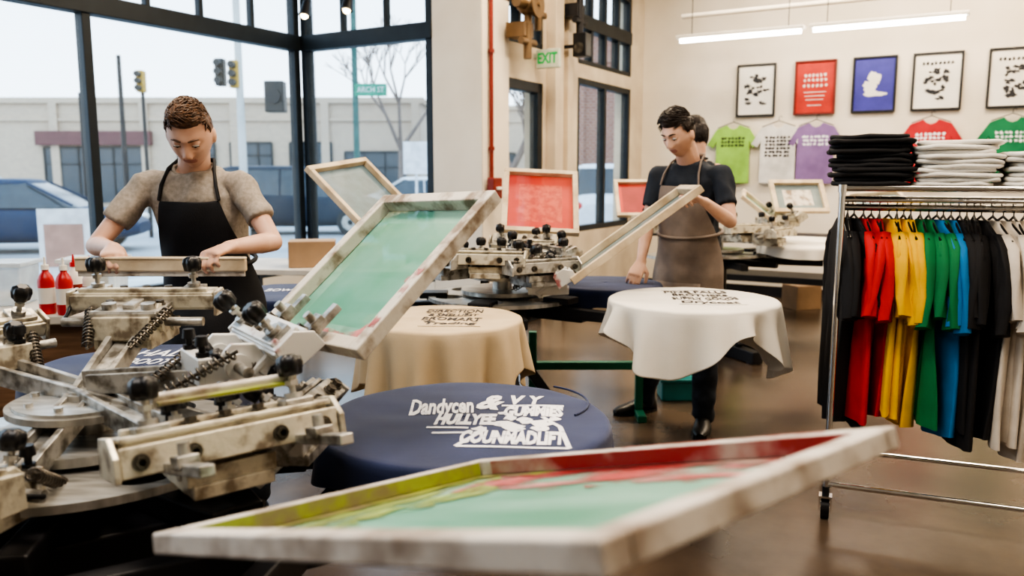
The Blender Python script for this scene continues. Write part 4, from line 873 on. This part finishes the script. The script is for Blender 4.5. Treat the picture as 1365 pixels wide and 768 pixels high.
def sig(x,z,m,k=.72):
    b=B(); b.box((x,-.05,z),(.3*k,.22,.85*k)); 
    for i in range(3): b.cyl((x,-.16,z+(.27-.27*i)*k),(x,-.3,z+(.27-.27*i)*k),.11*k,mi=1,n=16)
    make('signal_head',b,[m,m_black],parent=e,bevel=.03)
sig(-.38,3.72,m_black,.68); sig(-.08,3.68,my,.68); 
b=B(); b.box((.80,-.1,3.2),(.42,.3,.66)); b.cyl((.80,-.25,3.2),(.80,-.3,3.2),.16,mi=1); make('pedestrian_signal',b,[m_black,m_dark],parent=e,bevel=.03)
e=empty('traffic_light',(-8.9,20,-.15),label='yellow traffic signal on a slim pole',cat='traffic light')
b=B(); b.cyl((0,0,0),(0,0,3.6),.05,.04); make('mast',b,m_dark,parent=e); sig(0.0,3.75,my,.6)
e=empty('street_sign',(-3.4,18,-.15),label='green street name sign on a dark green pole',cat='street sign')
b=B(); b.cyl((0,0,0),(0,0,6.5),.07,.06); make('post',b,cmat('pole_green',(.05,.14,.12)),parent=e)
b=B(); b.box((.35,-.08,3.35),(.7,.03,.26)); b.text('ARCH ST',.17,TR((.35,-.1,3.35),0,pi/2),mi=1,ext=.002,W=.58); make('sign_panel',b,[cmat('sign_green',(.02,.30,.18)),m_signw],parent=e)
b=B(); b.box((1.3,-.05,1.9),(.55,.03,.7)); b.cyl((1.3,0,0),(1.3,0,2.2),.03); make('parking_sign',b,m_signw,parent=e)
pole((-9.9,19,-.15),3.4,.05,'slim dark street post by the parked car')
pole((-7.2,30,-.15),8,.12,'tall utility pole across the street')
pole((-13.2,28,-.15),5.5,.1,'street lamp pole across the street')
def tree(loc,h,seed,label):
    random.seed(seed); b=B()
    def br(p,d,l,r,dep):
        q=p+d*l; b.cyl(p,q,r,r*.65,5 if dep<3 else 8,cap=False)
        if dep==0: return
        for _ in range(3 if dep>1 else 4):
            nd=(d+V((random.uniform(-.75,.75),random.uniform(-.75,.75),random.uniform(-.1,.5)))).normalized(); br(q,nd,l*random.uniform(.6,.8),r*.6,dep-1)
    br(V((0,0,0)),V((0,0,1)),h*.3,.15,5); make('bare_tree',b,mat('bark',(.25,.19,.16),.9),T=TR(loc),label=label,cat='tree')
tree((-4.6,34,-.15),8.5,4,'leafless street tree across the road'); tree((-1.6,38,-.15),9,9,'leafless street tree near the corner'); tree((.0,26,-.15),5.5,14,'leafless tree seen beside the column')
e=empty('sidewalk_sign',(-5.25,9.5,-.05),.2,label='white sandwich board sign on the sidewalk',cat='sign')
b=B(); b.box((0,0,.6),(.55,.03,.9)); b.box((0,.1,.1),(.5,.3,.03)); make('board',b,m_signw,parent=e); b=B(); b.box((0,-.02,.62),(.42,.01,.5)); make('panel',b,cmat('salmon_panel',(.5,.28,.22)),parent=e)
# ------------------------------------------------------------------ light
w=D.worlds.new('World'); C.scene.world=w; w.use_nodes=True; nt=w.node_tree; bg=nt.nodes['Background']
tc=nt.nodes.new('ShaderNodeTexCoord'); sx=nt.nodes.new('ShaderNodeSeparateXYZ'); rp=nt.nodes.new('ShaderNodeValToRGB')
nt.links.new(tc.outputs['Generated'],sx.inputs[0]); nt.links.new(sx.outputs['Z'],rp.inputs[0])
rp.color_ramp.elements[0].color=(.82,.91,1,1); rp.color_ramp.elements[1].color=(.50,.70,.92,1); rp.color_ramp.elements[1].position=.6
nt.links.new(rp.outputs[0],bg.inputs[0]); bg.inputs[1].default_value=3.3
def area(loc,sx_,sy_,en,col,rot=(0,0,0)):  # unseen area lights added near ceiling height to fill the room
    l=D.lights.new('overhead_fill','AREA'); l.shape='RECTANGLE'; l.size=sx_; l.size_y=sy_; l.energy=en; l.color=col
    o=D.objects.new('overhead_fill',l); COL.objects.link(o); o.location=loc; o.rotation_euler=rot; o['kind']='structure'
warm=(1,.84,.66)
area((-.3,2.2,4.1),.9,.9,95,warm); area((2.6,4.2,4.1),1.0,1.0,95,warm); area((.6,6.2,4.1),1.2,.8,110,(1,.82,.60)); area((4.2,6.4,4.1),1.2,1.2,120,(1,.82,.60)); area((-2,4.6,4.1),.8,.8,45,warm); area((2.2,.8,4.1),1,1,65,warm); area((-1.4,.3,4.1),1.4,1.4,65,(1,.95,.9))  # last one is a neutral fill added to whiten the foreground
area((2.9,7.7,3.6),2.5,.4,50,(1,.9,.75),(rad(25),0,RB))
C.scene.view_settings.look='AgX - High Contrast'
# ------------------------------------------------------------------ camera
cam=D.cameras.new('Camera'); co=D.objects.new('Camera',cam); COL.objects.link(co); C.scene.camera=co
cam.sensor_width=36; cam.lens=28.5; co.location=(0,0,1.4); co.rotation_euler=(rad(82),0,0); cam.clip_start=.05; cam.clip_end=400
cam.dof.use_dof=True; cam.dof.focus_distance=2.6; cam.dof.aperture_fstop=2.8
for o in [o for o in D.objects if o.type=='EMPTY' and not o.children]: D.objects.remove(o)
for o in D.objects:
    if 'sd' in o.keys(): del o['sd']
